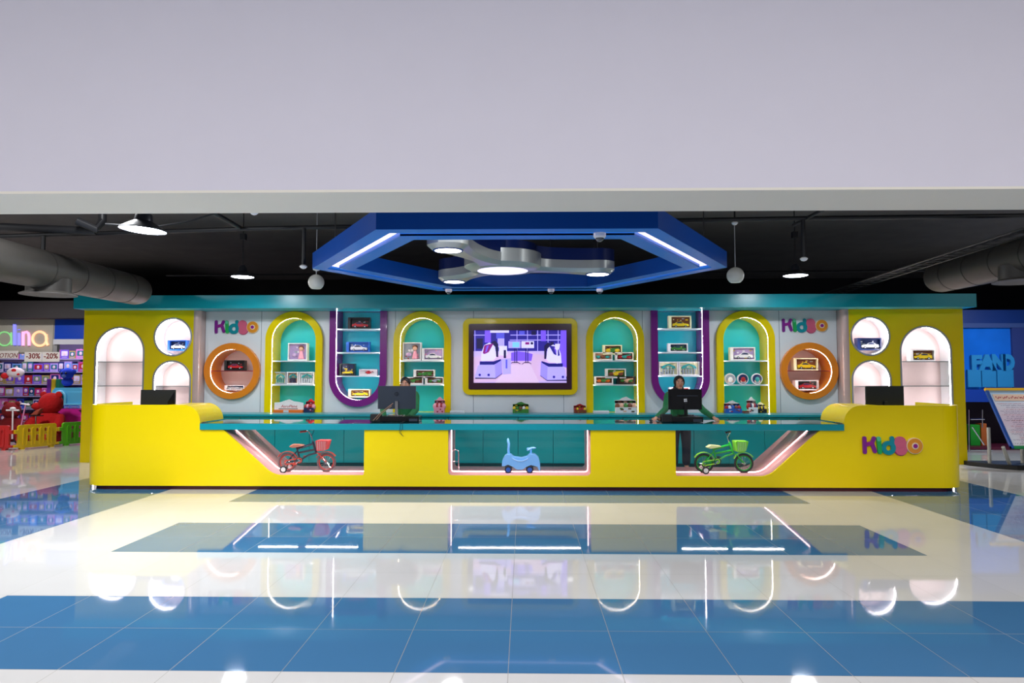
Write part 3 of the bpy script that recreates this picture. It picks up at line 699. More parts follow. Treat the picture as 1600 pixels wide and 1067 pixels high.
c.prism([[(-hw, .05), (hw, .05), (hw * .97, h * .72), (hw * .7, h * .8), (hw * .3, h * .86), (0, h), (-hw * .3, h * .9), (-hw * .6, h * .78), (-hw, h * .75)]], .06, .07, CARD['white']); c.build('carton', t, smooth=False)
q = MB(); text_mesh(q, 'AeroPlane', 0, h * .38, .07, .059, CARD['red'], shear=.2); q.box(-hw * .7, hw * .6, .056, .06, h * .26, h * .3, CARD['black']); q.build('lettering', t, smooth=False)
display(475, 490, 623, 'red and navy toy display beside the lettered carton in the leftmost yellow arch', 'navy', ['red', 'pink', 'red'], 'red', Y=12.3)
display(678, 694, 620, 'pink display carton in the arch left of the television', 'pink', ['pink', 'red'], 'pink')
display(801, 826, 628, 'green display carton below the television', 'green', ['yellow', 'green', 'brown', 'white'], 'green')
display(897, 916, 631, 'red and brown sweets carton below the right of the television', 'brown', ['red', 'yellow', 'red'], 'red')
display(962, 995, 620, 'white display carton with brown prints in the arch right of the television', 'white', ['brown', 'skin', 'green'], 'white', Y=12.25)
display(1134, 1159, 626, 'blue and red display carton at the foot of the rightmost yellow arch', 'blue', ['red', 'white', 'blue', 'brown'], 'white', Y=12.25)
display(1170, 1184, 620, 'white toy display standing at the foot of the rightmost yellow arch', 'white', ['red', 'navy', 'white'], 'white', Y=12.25)
display(1185, 1198, 628, 'yellow and black toy display at the right foot of the rightmost yellow arch', 'black', ['yellow', 'navy'], 'cream', Y=12.3)
for px, wd, cN, lb in ((715, .26, 'white', 'flat white box on the long worktop left of the television'), (939, .28, 'white', 'flat white tray at the foot of the arch right of the television'), (1165, .09, 'brown', 'small brown tin at the foot of the rightmost yellow arch')):
    o = MB().prism([rrect(-wd / 2, wd / 2, 0, .045, .006, 3)], 0, .12, CARD[cN]).box(-wd / 2 + .01, wd / 2 - .01, -.003, 0, .012, .018, CARD['grey']).build('flat_box' if cN == 'white' else 'small_tin', loc=(wy(px, 12.15), 12.12, .9005), smooth=False, bevel=.002); tag(o, lb, 'box')

# ------------------------------------------------------------------ children's bicycles in the side openings
def bicycle(label, x0, Y, z0, frame, fend, seatm, bask, tyre, rim, grip):
    t = thing('kids_bicycle', label, 'bicycle', (x0, Y, z0), 'small bicycles in the counter display')
    R = .137; wb = .555
    def wheel(x, n='wheel'):
        m = MB(); m.tube([(x + (R - .016) * math.cos(a), 0, R + (R - .016) * math.sin(a)) for a in [2 * PI * k / 36 for k in range(36)]], .016, tyre, 8, closed=True)
        wh = m.build(n, t)
        m = MB(); m.tube([(x + (R - .036) * math.cos(a), 0, R + (R - .036) * math.sin(a)) for a in [2 * PI * k / 36 for k in range(36)]], .008, rim, 6, closed=True); m.build('rim', wh)
        m = MB(); m.tube([(x, -.035, R), (x, .035, R)], .014, CHR, 10)
        for k in range(14):
            a = 2 * PI * k / 14; m.tube([(x, .012 * (-1) ** k, R), (x + (R - .04) * math.cos(a), 0, R + (R - .04) * math.sin(a))], .0016, CHR, 4)
        m.build('spokes', wh)
    wheel(0); wheel(wb)
    f = MB(); st = (.14, 0, .30); ht, hb = (.355, 0, .43), (.41, 0, .27); bb = (.18, 0, R + .03)
    f.tube([bb, st, (.125, 0, .36)], .013, frame, 8); f.tube([(.145, 0, .33), (.37, 0, .40)], .016, frame, 8); f.tube([(.155, 0, .27), (.40, 0, .32)], .014, frame, 8)
    f.tube([bb, (.30, 0, .24), hb], .013, frame, 8); f.tube([ht, hb], .017, frame, 10)
    for s in (-1, 1): f.tube([(0, s * .03, R), (.07, s * .03, R + .09), st], .007, frame, 6); f.tube([(0, s * .03, R), bb], .007, frame, 6)
    f.build('frame', t)
    f = MB()
    for s in (-1, 1): f.tube([(wb, s * .03, R), (.45, s * .03, .26), hb], .008, grip if frame is not MATS.get('bike_green') else frame, 6)
    f.build('fork', t)
    f = MB(); f.tube([ht, (.335, 0, .50), (.34, -.05, .54), (.33, -.16, .59), (.29, -.21, .59)], .008, CHR, 8); f.tube([(.335, 0, .50), (.34, .05, .54), (.33, .16, .59), (.29, .21, .59)], .008, CHR, 8)
    hbq = f.build('handlebar', t)
    MB().tube([(.32, -.18, .59), (.25, -.235, .585)], .014, grip, 8).tube([(.32, .18, .59), (.25, .235, .585)], .014, grip, 8).build('grip', hbq)
    f = MB(); f.prism([[(-.0, .0), (.05, .035), (.14, .03), (.2, .022), (.2, .008), (.12, -.008), (.05, -.018)]], -.05, .05, seatm, M=Matrix.Translation((.03, 0, .36))); f.build('saddle', t, bevel=.012)
    for xc, a0, a1, n in ((0, .35, 2.6, 'mudguard'), (wb, .6, 2.7, 'mudguard')):
        m = MB(); P0 = [(xc + (R + .02) * math.cos(a), (R + (R + .02) * math.sin(a))) for a in [a0 + (a1 - a0) * k / 14 for k in range(15)]]
        P1 = [(xc + (R + .012) * math.cos(a), (R + (R + .012) * math.sin(a))) for a in [a1 - (a1 - a0) * k / 14 for k in range(15)]]
        m.prism([P0 + P1], -.026, .026, fend); m.build(n, t)
    b_ = MB(); bx = .44; prof = [(bx, .30), (bx + .12, .31), (bx + .16, .45), (bx - .02, .45)]
    ro = round_poly(prof, [.02, .03, .01, .01]); ri = [(bx + .07 + (x - bx - .07) * .9, .385 + (z - .385) * .9 + .01) for x, z in ro]
    b_.prism([ro], -.09, -.084, bask).prism([ro], .084, .09, bask).prism([ro, ri], -.084, .084, bask); bk = b_.build('basket', t)
    g = MB()
    for k in range(5):
        u = bx + .01 + .026 * k; g.box(u, u + .004, -.093, -.09, .32, .44, mat('basket_line', (240, 240, 240), .5))
    g.build('slats', bk, smooth=False)
    g = MB(); g.tube([(bb[0], -.05, bb[2]), (bb[0], .05, bb[2])], .012, CHR, 8); g.tube([(bb[0] + .045 * math.cos(a), -.035, bb[2] + .045 * math.sin(a)) for a in [2 * PI * k / 20 for k in range(20)]], .006, BLK, 6, closed=True)
    g.tube([(bb[0], -.05, bb[2]), (bb[0] - .05, -.055, bb[2] - .045)], .007, CHR, 6); g.box(bb[0] - .075, bb[0] - .025, -.1, -.06, bb[2] - .055, bb[2] - .04, grip)
    g.tube([(bb[0], .05, bb[2]), (bb[0] + .05, .055, bb[2] + .045)], .007, CHR, 6); g.box(bb[0] + .025, bb[0] + .075, .06, .1, bb[2] + .04, bb[2] + .055, grip); g.build('crankset', t)
    MB().prism([capsule(0, R, bb[0], bb[2], .035), capsule(0.0, R, bb[0], bb[2], .02)], -.036, -.03, fend).build('chain_guard', t)
    for s in (-1, 1):
        g = MB(); g.tube([(0, s * .04, R), (-.01, s * .11, .1), (-.01, s * .12, .055)], .006, CHR, 6)
        g.tube([(-.01 + .042 * math.cos(a), s * .135, .053 + .042 * math.sin(a)) for a in [2 * PI * k / 20 for k in range(20)]], .011, BLK, 6, closed=True)
        g.prism([circ(-.01, .053, .032, 16)], s * .135 - .006, s * .135 + .006, WHT); g.build('training_wheel', t)
    return t
BKRED, BKN, BKG, LIME = mat('bike_red', (214, 60, 40), .3, coat=.3), mat('bike_navy', (22, 26, 50), .3, coat=.3), mat('bike_green', (34, 180, 60), .25, coat=.4), mat('bike_lime', (150, 232, 60), .35)
TYG, TYB = mat('grey_tyre', (110, 84, 88), .6), mat('black_tyre', (30, 30, 30), .6)
xb = wy(451.5, 9.6)
bicycle('small dark and red bicycle with red basket in the left counter opening', xb, 9.6, .206, BKN, BKRED, mat('saddle_two_tone', (200, 120, 96), .4), mat('basket_red', (238, 84, 84), .4), TYG, BKRED, BKRED)
xb = wy(1098, 9.6)
bicycle('small bright green bicycle with lime basket in the right counter opening', xb, 9.6, .206, BKG, LIME, mat('saddle_white', (220, 224, 160), .4), LIME, TYB, BKG, BLK)

# blue ride-on toy
t = thing('ride_on_toy', 'light blue animal-shaped ride-on toy on four wheels in the middle counter opening', 'ride-on toy', (wy(814, 9.6), 9.6, .206))
RB = mat('ride_blue', (130, 190, 255), .35, var=.08, scale=8, coat=.3); RBD = mat('ride_dark_blue', (34, 90, 190), .4); s_ = .001706
prof = [(668, 525), (672, 480), (690, 445), (715, 428), (745, 432), (770, 452), (830, 460), (875, 448), (900, 425), (940, 428), (970, 455), (982, 500), (984, 560), (975, 562), (960, 528), (930, 520), (905, 515), (870, 530), (840, 552), (790, 552), (760, 530), (720, 512), (690, 525)]
P_ = [((u - 826) * s_, (583 - v) * s_) for u, v in prof]
rp = round_poly(P_, [.012] * len(P_), 3)
MB().prism([rp], -.085, .085, RB).build('body', t, bevel=.025)
MB().tube([(-.125, -.087, .215), (-.09, -.09, .19), (-.04, -.091, .172), (.02, -.091, .172), (.07, -.09, .19), (.1, -.087, .215)], .006, mat('ride_pale_blue', (170, 206, 250), .35), 8).build('seat_line', t)
MB().tube([(-.172, 0, .24), (-.178, 0, .32), (-.172, 0, .40), (-.184, 0, .455), (-.184, 0, .48)], [.02, .017, .018, .017, .009], RB, 10).build('backrest', t)
g = MB(); g.tube([(.135, 0, .25), (.14, 0, .32)], .014, RB, 10); g.tube([(.09, -.09, .325), (.14, -.03, .34), (.14, .03, .34), (.09, .09, .325)], .013, RB, 8); g.ball((.165, 0, .345), .03, RB, (1.6, 1, .5)); g.build('handlebar', t)
for x in (-.178, .122):
    for s in (-1, 1):
        wq = MB().tube([(x, s * .07, .052), (x, s * .1, .052)], .052, mat('rubber_black', (20, 20, 26), .5), 24).build('wheel', t, bevel=.004)
        MB().prism([circ(x, .052, .033, 20)], s * .1 - .003, s * .1 + .003, RBD).build('hub_cap', wq)

# small clear dome trophy inside middle opening at the left
t = MB().tube([(-.05, 0, .005), (-.05, 0, .25)] + [(-.0 - .05 * math.cos(a), 0, .25 + .05 * math.sin(a)) for a in [PI * k / 10 for k in range(1, 10)]] + [(.05, 0, .25), (.05, 0, .005)], .009, CHR, 8).box(-.07, .07, -.03, .03, 0, .012, CHR).tube([(-.05, 0, .13), (.05, 0, .13)], .006, CHR, 6).build('chrome_hoop', loc=(wy(712, 9.8), 9.8, .206))
tag(t, 'small chrome hoop standing at the left of the middle counter opening', 'stand')

# ------------------------------------------------------------------ the two attendants
SKIN, GRN, HIJ, HAIR, TRO = mat('skin', (196, 142, 116), .5, var=.05), mat('green_shirt', (0, 104, 54), .7, var=.15, scale=25, bump=.3), mat('black_headscarf', (14, 14, 20), .8), mat('dark_hair', (22, 16, 16), .5), mat('dark_trousers', (24, 26, 40), .8)
def skin_mesh(name, nodes, edges, m, parent, root=0, sub=1):
    me = bpy.data.meshes.new(name); me.from_pydata([n_[0] for n_ in nodes], edges, []); me.materials.append(m)
    o = bpy.data.objects.new(name, me); C.objects.link(o); o.parent = parent
    md = o.modifiers.new('skin', 'SKIN'); md.use_smooth_shade = True; md.branch_smoothing = .6
    for v, n_ in zip(me.skin_vertices[0].data, nodes):
        r = n_[1]; v.radius = (r, r) if isinstance(r, (int, float)) else r
    me.skin_vertices[0].data[root].use_root = True
    s = o.modifiers.new('subdivision', 'SUBSURF'); s.levels = sub; s.render_levels = sub + 1
    return o
def person(label, X, Y, hd, sh, hands, elbows, head_top, cover, lookdx=0):
    """X,Y where the feet stand; other points are world coordinates"""
    t = thing('person', label, 'person', (X, Y, 0)); O = Vector((X, Y, 0)); V = lambda *p: Vector(p) - O
    hip = V(X, Y - .04, .84); ch = V(hd[0], hd[1] + .1, sh - .14); nk = V(hd[0], hd[1] + .07, sh + .03); hc = V(hd[0], hd[1], head_top - .11)
    nodes = [(hip, .09), (ch, .08), (nk, .048), (hc + Vector((0, .015, -.045)), .062), (hc + Vector((0, .01, .03)), .072)]; E_ = [(0, 1), (1, 2), (2, 3), (3, 4)]
    for s in (-1, 1):
        k = len(nodes); nodes += [(V(X + s * .085, Y - .02, .78), .085), (V(X + s * .1, Y - .03, .46), .058), (V(X + s * .1, Y, .1), .036), (V(X + s * .11, Y - .12, .045), .03)]
        E_ += [(0, k), (k, k + 1), (k + 1, k + 2), (k + 2, k + 3)]
    arms = []
    for i, s in enumerate((-1, 1)):
        shp = V(hd[0] + s * .165, hd[1] + .09, sh - .02); el = V(*elbows[i]); ha = V(*hands[i]); dr = (ha - el).normalized(); wr = ha - dr * .07
        k = len(nodes); nodes += [(shp, .052), (el, .038), (wr, .024), (ha, (.034, .016))]; E_ += [(1, k), (k, k + 1), (k + 1, k + 2), (k + 2, k + 3)]
        arms.append((shp, el, wr)); sd = Vector((dr.y, -dr.x, 0)).normalized()
        for q, (off, ln) in enumerate(((-.028, .05), (-.01, .062), (.01, .058), (.026, .045))):
            a = ha + sd * off + dr * .03; j = len(nodes); nodes += [(a, .009), (a + dr * ln * .5 + Vector((0, 0, .004)), .0085), (a + dr * ln + Vector((0, 0, -.008)), .0065)]
            E_ += [(k + 3, j), (j, j + 1), (j + 1, j + 2)]
        a = wr + dr * .035 + sd * (.03 * -s); j = len(nodes); nodes += [(a, .011), (a + dr * .035 + sd * (.02 * -s), .009)]; E_ += [(k + 2, j), (j, j + 1)]
    body = skin_mesh('body', nodes, E_, SKIN, t)
    j_ = [(hip + Vector((0, 0, -.16)), (.18, .15)), ((hip + ch) / 2, (.155, .125)), (ch, (.165, .12)), (nk + Vector((0, 0, .012)), .072)]; EE = [(0, 1), (1, 2), (2, 3)]
    for shp, el, wr in arms:
        k = len(j_); j_ += [(shp, .068), ((shp + el) / 2, .058), (el, .052), (wr, .038)]; EE += [(2, k), (k, k + 1), (k + 1, k + 2), (k + 2, k + 3)]
    skin_mesh('shirt', j_, EE, GRN, t)
    tr = [(hip + Vector((0, 0, .06)), (.13, .11))]; EE = []
    for s in (-1, 1):
        k = len(tr); tr += [(V(X + s * .09, Y - .02, .7), .1), (V(X + s * .1, Y - .03, .44), .078), (V(X + s * .1, Y, .09), .07)]; EE += [(0, k), (k, k + 1), (k + 1, k + 2)]
    skin_mesh('trousers', tr, EE, TRO, t)
    for s in (-1, 1):
        MB().ball((s * .1, -.06, .04), .05, WHT, (.85, 2.3, .75)).box(s * .1 - .042, s * .1 + .042, -.17, .05, 0, .016, WHT).build('shoe', t, bevel=.004)
    # head cover or hair, then the face
    if cover == 'scarf':
        m = MB(); n = 20; pr = []
        T = Matrix.Translation(hc + Vector((0, .018, .0)))
        m.ball((0, 0, .018), .098, HIJ, (.9, 1.02, 1.05), M=T, n=20)
        o = m.build('headscarf', t)
        bmx = bmesh.new(); bmx.from_mesh(o.data)
        bmesh.ops.delete(bmx, geom=[v for v in bmx.verts if v.co.y < hc.y - .035 and ((v.co.x - hc.x) / .062) ** 2 + ((v.co.z - hc.z + .012) / .088) ** 2 < 1], context='VERTS')
        bmx.to_mesh(o.data); bmx.free(); so = o.modifiers.new('thickness', 'SOLIDIFY'); so.thickness = .006
        MB().lathe([(.07, .1), (.085, .06), (.1, .02), (.15, -.03), (.0, -.04)], HIJ, tuple(nk + Vector((0, 0, -.03))), 20).build('scarf_drape', o)
    else:
        m = MB(); m.ball(hc + Vector((0, .022, .028)), .094, HAIR, (.92, 1.0, 1.0), n=20)
        o = m.build('hair', t); bmx = bmesh.new(); bmx.from_mesh(o.data)
        bmesh.ops.delete(bmx, geom=[v for v in bmx.verts if v.co.y < hc.y - .02 and ((v.co.x - hc.x) / .062) ** 2 + ((v.co.z - hc.z + .035) / .095) ** 2 < 1], context='VERTS')
        bmx.to_mesh(o.data); bmx.free(); so = o.modifiers.new('thickness', 'SOLIDIFY'); so.thickness = .008
        MB().ball(hc + Vector((0, .09, -.03)), .06, HAIR, (1, .8, 1.6)).build('ponytail', o)
        for s in (-1, 1): MB().ball(hc + Vector((s * .078, .012, -.01)), .02, SKIN, (.4, .8, 1.2)).build('ear', t)
    f = MB(); f.ball(hc + Vector((0, .004, -.006)), .082, SKIN, (.84, .98, 1.18), n=20); f.ball(hc + Vector((0, -.082, -.018)), .014, SKIN, (.9, 1, 1.5)); f.ball(hc + Vector((0, -.05, -.082)), .028, SKIN, (1.2, 1, .7))
    face = f.build('face', t)
    EYW, EYD, LIP = mat('eye_white', (226, 220, 214), .3), mat('eye_dark', (30, 18, 14), .2), mat('lips', (168, 84, 80), .4)
    for s in (-1, 1):
        e = MB(); e.ball(hc + Vector((s * .03, -.068, .008)), .011, EYW, (1.2, .7, .7)); e.ball(hc + Vector((s * .03, -.0755, .008)), .006, EYD, (1, .5, 1)); e.build('eye', face)
        MB().tube([hc + Vector((s * .014, -.077, .026)), hc + Vector((s * .03, -.076, .032)), hc + Vector((s * .046, -.066, .027))], .0035, EYD, 6).build('eyebrow', face)
    MB().ball(hc + Vector((0, -.075, -.056)), .016, LIP, (1.3, .5, .42)).build('mouth', face)
    return t
person('person in a black headscarf and green shirt leaning on the counter behind the black monitor', 2.55, 11.2, (2.49, 10.92), 1.31,
       ((1.9, 9.9, .94), (2.78, 9.93, .94)), ((2.17, 10.45, 1.06), (2.74, 10.45, 1.04)), 1.565, 'scarf')
person('person with dark hair and green shirt standing behind the slate grey monitor', -1.93, 11.15, (-1.93, 10.92), 1.30,
       ((-2.06, 9.97, .94), (-1.72, 9.97, .94)), ((-2.2, 10.5, 1.05), (-1.68, 10.5, 1.04)), 1.54, 'hair')

# ------------------------------------------------------------------ hexagonal canopy
HX, HY, HR, HZ = -.075, 8.93, 2.76, 3.0
hexa = lambda r: [(r * math.cos(PI / 3 * k), r * math.sin(PI / 3 * k)) for k in range(6)]
t = thing('hexagonal_canopy', 'large blue hexagonal ring canopy with light channel hanging before the fascia', 'canopy', (HX, HY, HZ))
RX = Matrix.Rotation(PI / 2, 4, 'X')      # (x, y, z) -> (x, -z, y): loops laid flat, depth upwards
def flat(mb, loops, z0, z1, m): return mb.prism(loops, -z0, -z1, m, M=RX.inverted() @ Matrix.Identity(4)) if False else mb.prism([[(x, -y) for x, y in l] for l in loops], z0, z1, m, M=Matrix.Rotation(PI / 2, 4, 'X'))
f = MB(); flat(f, [hexa(HR), hexa(HR - .04)], 0, .21, BLUED); f.build('outer_fascia', t)
f = MB(); flat(f, [hexa(HR - .545), hexa(HR - .585)], 0, .21, BLUED); f.build('inner_fascia', t)
f = MB(); flat(f, [hexa(HR - .002), hexa(HR - .2)], -.002, .02, BLUE); flat(f, [hexa(HR - .36), hexa(HR - .583)], -.002, .02, BLUE); f.build('soffit_band', t)
f = MB(); flat(f, [hexa(HR - .185), hexa(HR - .2)], .0, .1, BLUE); flat(f, [hexa(HR - .36), hexa(HR - .375)], .0, .1, BLUE); f.build('channel_wall', t)
f = MB(); flat(f, [hexa(HR - .2), hexa(HR - .36)], .045, .06, mat('led_channel', (255, 226, 234), emit=1.5)); f.build('light_channel', t)
f = MB(); flat(f, [hexa(HR - .04), hexa(HR - .545)], .19, .21, BLUED); f.build('top_board', t)
for k in range(6):
    a = PI / 3 * k; MB().tube([((HR - .3) * math.cos(a), (HR - .3) * math.sin(a), .2), ((HR - .3) * math.cos(a), (HR - .3) * math.sin(a), 1.25)], .008, PIPE, 6).build('suspension_rod', t)
# chandelier of linked discs
t = thing('disc_chandelier', 'silver and blue three-armed chandelier with round lights inside the blue hexagon', 'chandelier', (-.29, 9.05, 2.98))
def lobe_outline(L, r, neck, flare):
    up = []; n = 26
    for k in range(n + 1):
        x = .25 + (L + r - .25) * k / n
        if x > L - r * .55: wv = math.sqrt(max(0, r * r - (x - L) ** 2))
        else:
            u = (x - .25) / (L - r * .55 - .25); e = math.sqrt(r * r - (r * .55) ** 2)
            wv = neck + (flare - neck) * max(0, 1 - u * 2.2) ** 2 + (e - neck) * max(0, (u - .5) / .5) ** 2
        up.append((x, wv))
    return up + [(x, -v_) for x, v_ in up[::-1][1:]]
arms_ = ((1.36, math.radians(14.4)), (1.59, math.radians(249)), (1.30, math.radians(126)))
def shaped(mb, loops, z0, z1, m, sh0, rot):
    """loop laid flat from z0 to z1, lower edge drawn in by sh0 towards its middle line"""
    l = loops; R_ = Matrix.Rotation(rot, 4, 'Z'); cx_ = 0; i = mb.mi(m); n = len(l)
    lay = []
    for z, k in ((z0, sh0), (z0 + .05, 0), (z1, 0)):
        ring = []
        for q in range(n):
            a, b2, c = Vector(l[q - 1]), Vector(l[q]), Vector(l[(q + 1) % n]); tn = (c - a).normalized(); nr = Vector((-tn.y, tn.x)) * (1 if mb_ccw(l) else -1)
            p = b2 + nr * k; ring.append(mb.bm.verts.new(R_ @ Vector((p.x, p.y, z))))
        lay.append(ring)
    for A_, B2_ in zip(lay, lay[1:]):
        for q in range(n): mb.bm.faces.new([A_[q], A_[(q + 1) % n], B2_[(q + 1) % n], B2_[q]]).material_index = i
    for g_ in (lay[0], lay[-1]):
        tr = tessellate_polygon([[Vector((v.co.x, v.co.y, 0)) for v in g_]])
        for f_ in tr:
            try: mb.bm.faces.new([g_[k] for k in f_]).material_index = i
            except ValueError: pass
def mb_ccw(l): return sum(l[k - 1][0] * l[k][1] - l[k][0] * l[k - 1][1] for k in range(len(l))) > 0
hub = circ(0, 0, .52, 40)
f = MB(); shaped(f, hub, 0, .22, SILV, .09, 0); f.build('hub', t)
f = MB(); flat(f, [circ(0, 0, .46, 40)], .22, .34, COVR); f.build('hub_cover', t)
MB().lathe([(0, -.004), (.34, -.004), (.34, .01), (0, .01)], LENSV, n=40).build('lens', t)
for L_, a in arms_:
    ol = lobe_outline(L_, .24, .12, .32)
    f = MB(); shaped(f, ol, .005, .165, SILV, .06, a); ar = f.build('arm', t)
    f = MB(); shaped(f, [(x, y * .96) for x, y in ol], .165, .33, COVR, 0, a); f.build('cover', ar)
    c, s = math.cos(a), math.sin(a)
    MB().lathe([(0, -.003), (.152, -.003), (.152, .012), (0, .012)], LENS, (L_ * c, L_ * s, 0), 28).build('lens', ar)
    MB().lathe([(.152, -.004), (.17, -.004), (.17, .01), (.152, .01)], BLUED, (L_ * c, L_ * s, 0), 28).build('lens_ring', ar)
    light('chandelier_light', 'AREA', (-.29 + L_ * c, 9.05 + L_ * s, 2.96), 16, (1, .98, 1), .28)
    MB().tube([(L_ * c, L_ * s, .33), (L_ * c, L_ * s, 1.27)], .006, PIPE, 6).build('suspension_rod', ar)
light('chandelier_light', 'AREA', (-.29, 9.05, 2.96), 8, (.86, .82, 1), .6)

# ------------------------------------------------------------------ ceiling services
def pendant(label, px, py, Y, dia, power, tilt=0, ztop=4.25):
    x, z = W(px, py, Y); t = thing('pendant_lamp', label, 'pendant lamp', (x, Y, z), 'high bay pendant lamps'); r = dia / 2
    T = Matrix.Rotation(tilt, 4, 'Y')
    MB().lathe([(r, 0), (r * .99, .012), (r * .72, .05), (r * .4, .09), (r * .36, .15), (r * .2, .19), (0, .2)], mat('lamp_shade_dark', (46, 48, 56), .4, metal=.5), n=32, M=T).build('shade', t)
    MB().lathe([(0, -.004), (r * .8, -.004), (r * .97, .006), (r * .7, .03), (0, .04)], LAMPE, n=32, M=T).build('led_disc', t)
    MB().tube([(0, 0, .18), (0, 0, ztop - z)], .008, PIPE, 6).build('rod', t)
    MB().box(-.04, .04, -.04, .04, ztop - z - .5, ztop - z - .4, PIPE).build('driver_box', t, smooth=False)
    light('pendant_light', 'AREA', (x, Y, z - .02), power, (.92, .96, 1), dia * .8)
pendant('large bright pendant lamp nearest the camera, upper left of the counter', 223, 360, 6.3, .41, 75, .06)
pendant('small bright pendant lamp hanging above the left logo sign', 379, 433, 10.7, .35, 26)
pendant('small bright pendant lamp hanging above the right logo sign', 1243, 431, 10.7, .37, 26)
def pipe(label, pts, r, name='conduit_pipe', m=PIPE):
    o = MB().tube(pts, r, m, 10).build(name); return tag(o, label, 'pipe')
def P3(px, py, Y): x, z = W(px, py, Y); return (x, Y, z)
pipe('long dark sprinkler pipe crossing under the ceiling behind the blue canopy', [P3(-60, 371, 9), P3(400, 357, 9.1), P3(800, 349, 9.2), P3(1250, 341, 9.1), P3(1660, 336, 9)], .03)
pipe('thick dark pipe above the left duct', [P3(-60, 352, 8), P3(150, 361, 8.2)], .05)
pipe('bent dark pipe joining the ceiling at upper left', [P3(120, 345, 8), P3(150, 358, 8.1), P3(160, 345, 8.2), P3(160, 330, 8.2)], .05)
pipe('slanting dark pipe running from the bulkhead towards the left small pendant', [P3(330, 330, 8.2), P3(375, 356, 9.1)], .03)
pipe('drooping black cable between the large pendant and the sprinkler pipe', [P3(165, 350, 7.5), P3(240, 355, 7.5), P3(290, 347, 7.8), P3(340, 332, 8)], .012, 'ceiling_cable')
pipe('slanting dark pipe at upper right running from the bulkhead to the cross pipe', [P3(1285, 328, 8.4), P3(1240, 352, 9.8)], .025)
pipe('thin dark rail high in the dark behind the fascia', [P3(260, 430, 13.5), P3(1450, 423, 13.5)], .02, 'ceiling_rail')
def sensor(label, px, py, Y, ptop, r=.05, rod=.028):
    x, z = W(px, py, Y); zt_ = W(px, ptop, Y)[1]; t = thing('ceiling_sensor', label, 'sensor', (x, Y, z))
    MB().lathe([(0, -.03), (r * .6, -.02), (r, .0), (r, .012), (r * .5, .03), (0, .03)], WHT, n=20).build('dome', t)
    MB().tube([(0, 0, .02), (0, 0, zt_ - z)], rod, PIPE, 10).build('drop_pipe', t)
sensor('white sprinkler head on a thick black drop in front of the left duct', 66, 427, 9, 369)
sensor('white sprinkler head on a thick black drop left of the white globe', 474, 417, 9.1, 356)
sensor('white sprinkler head on a thick black drop right of the canopy by the small pendant', 1256, 405, 9.1, 341)
sensor('small white detector above the right globe lamp', 1148, 349, 9.6, 330, .045, .012)
sensor('small white detector seen beside the chandelier arm', 860, 408, 9.6, 350, .04, .006)
sensor('tiny white detector under the bulkhead edge right of the large pendant', 397, 333, 8.6, 318, .05, .01)
def globe(label, px, py, Y, r, ptop):
    x, z = W(px, py, Y); t = thing('globe_lamp', label, 'globe lamp', (x, Y, z), 'white globe lamps')
    MB().lathe([(0, r)] + [(r * math.sin(a), r * math.cos(a)) for a in [PI * k / 16 for k in range(1, 14)]] + [(r * .5, -r * .83), (0, -r * .8)], mat('globe_white', (222, 222, 214), .4), n=28).build('globe', t)
    zt_ = W(px, ptop, Y)[1] - z
    MB().tube([(0, 0, r), (0, 0, 4.25 - z)], .004, WHT, 6).build('cord', t)
    if px < 800: MB().lathe([(0, 0), (.05, .02), (.055, .05), (0, .055)], WHT, (0, 0, zt_), 20).build('cap', t)
globe('white globe lamp hanging left of the blue canopy', 494, 441, 10, .118, 424)
globe('white globe lamp hanging right of the blue canopy', 1149, 430.5, 10, .125, 350)
def dome_cam(label, px, py, Y, r, z=None):
    x, zz = W(px, py, Y); z = z or zz; t = thing('dome_camera', label, 'security camera', (x, Y, z))
    MB().lathe([(0, 0), (r, 0), (r, -.035), (r * .8, -.05), (0, -.05)], WHT, n=24).build('housing', t)
    MB().ball((0, 0, -.045), r * .72, mat('smoked_dome', (60, 64, 70), .1, coat=1), (1, 1, 1.0)).build('dome', t)
dome_cam('white dome camera under the front edge of the blue canopy', 937, 361, 6.75, .062, 2.998)
dome_cam('white dome camera under the back edge of the canopy, leftmost of three', 701, 454, 11.1, .055, 2.998)
dome_cam('white dome camera under the back edge of the canopy, middle of three', 861, 454, 11.1, .055, 2.998)
dome_cam('white dome camera under the back edge of the canopy, rightmost of three', 937, 454, 11.1, .055, 2.998)
def duct(label, a, b_, r, dpos, dr):
    t = thing('air_duct', label, 'air duct', a); A_ = Vector(a); D = Vector(b_) - A_; u = D.normalized()
    pts = [Vector((0, 0, 0)) - u * 1.5, Vector((0, 0, 0)), D * .5, D * .92] ; pts += [D * .92 + u * r * .9 * math.sin(q) for q in (.5, .9, 1.25, 1.5)]
    rs = [r] * 4 + [r * math.cos(q) ** .6 for q in (.5, .9, 1.25, 1.5)]
    MB().tube(pts, rs, DUCT, 28).build('duct_pipe', t)
    for k in range(1, 5):
        p = D * (k / 5.); MB().tube([p - u * .01, p + u * .01], r * 1.02, mat('duct_band', (58, 56, 54), .5, metal=.4), 28).build('duct_band', t)
    p = D * dpos; m = MB(); m.lathe([(dr * .9, -.1), (dr * .9, -r - .03)], DUCT, tuple(p), 28); m.lathe([(dr * .9, -r - .03), (dr * 1.15, -r - .06), (dr * 1.15, -r - .07), (dr * .6, -r - .05), (0, -r - .045)], mat('diffuser_grey', (104, 100, 96), .5), tuple(p), 28); m.build('diffuser', t)
duct('large grey air duct with round diffuser at upper left', (-6.05, 7.6, 2.90), (-6.5, 11.35, 3.0), .245, .27, .28)
duct('large grey air duct at upper right above the end of the fascia', (6.35, 7.8, 3.07), (6.75, 11.2, 3.17), .25, .3, .3)
tr_ = MB()
a = Vector(P3(1640, 350, 8)); b_ = Vector(P3(1290, 462, 13.2)); sd = Vector((.16, 0, 0))
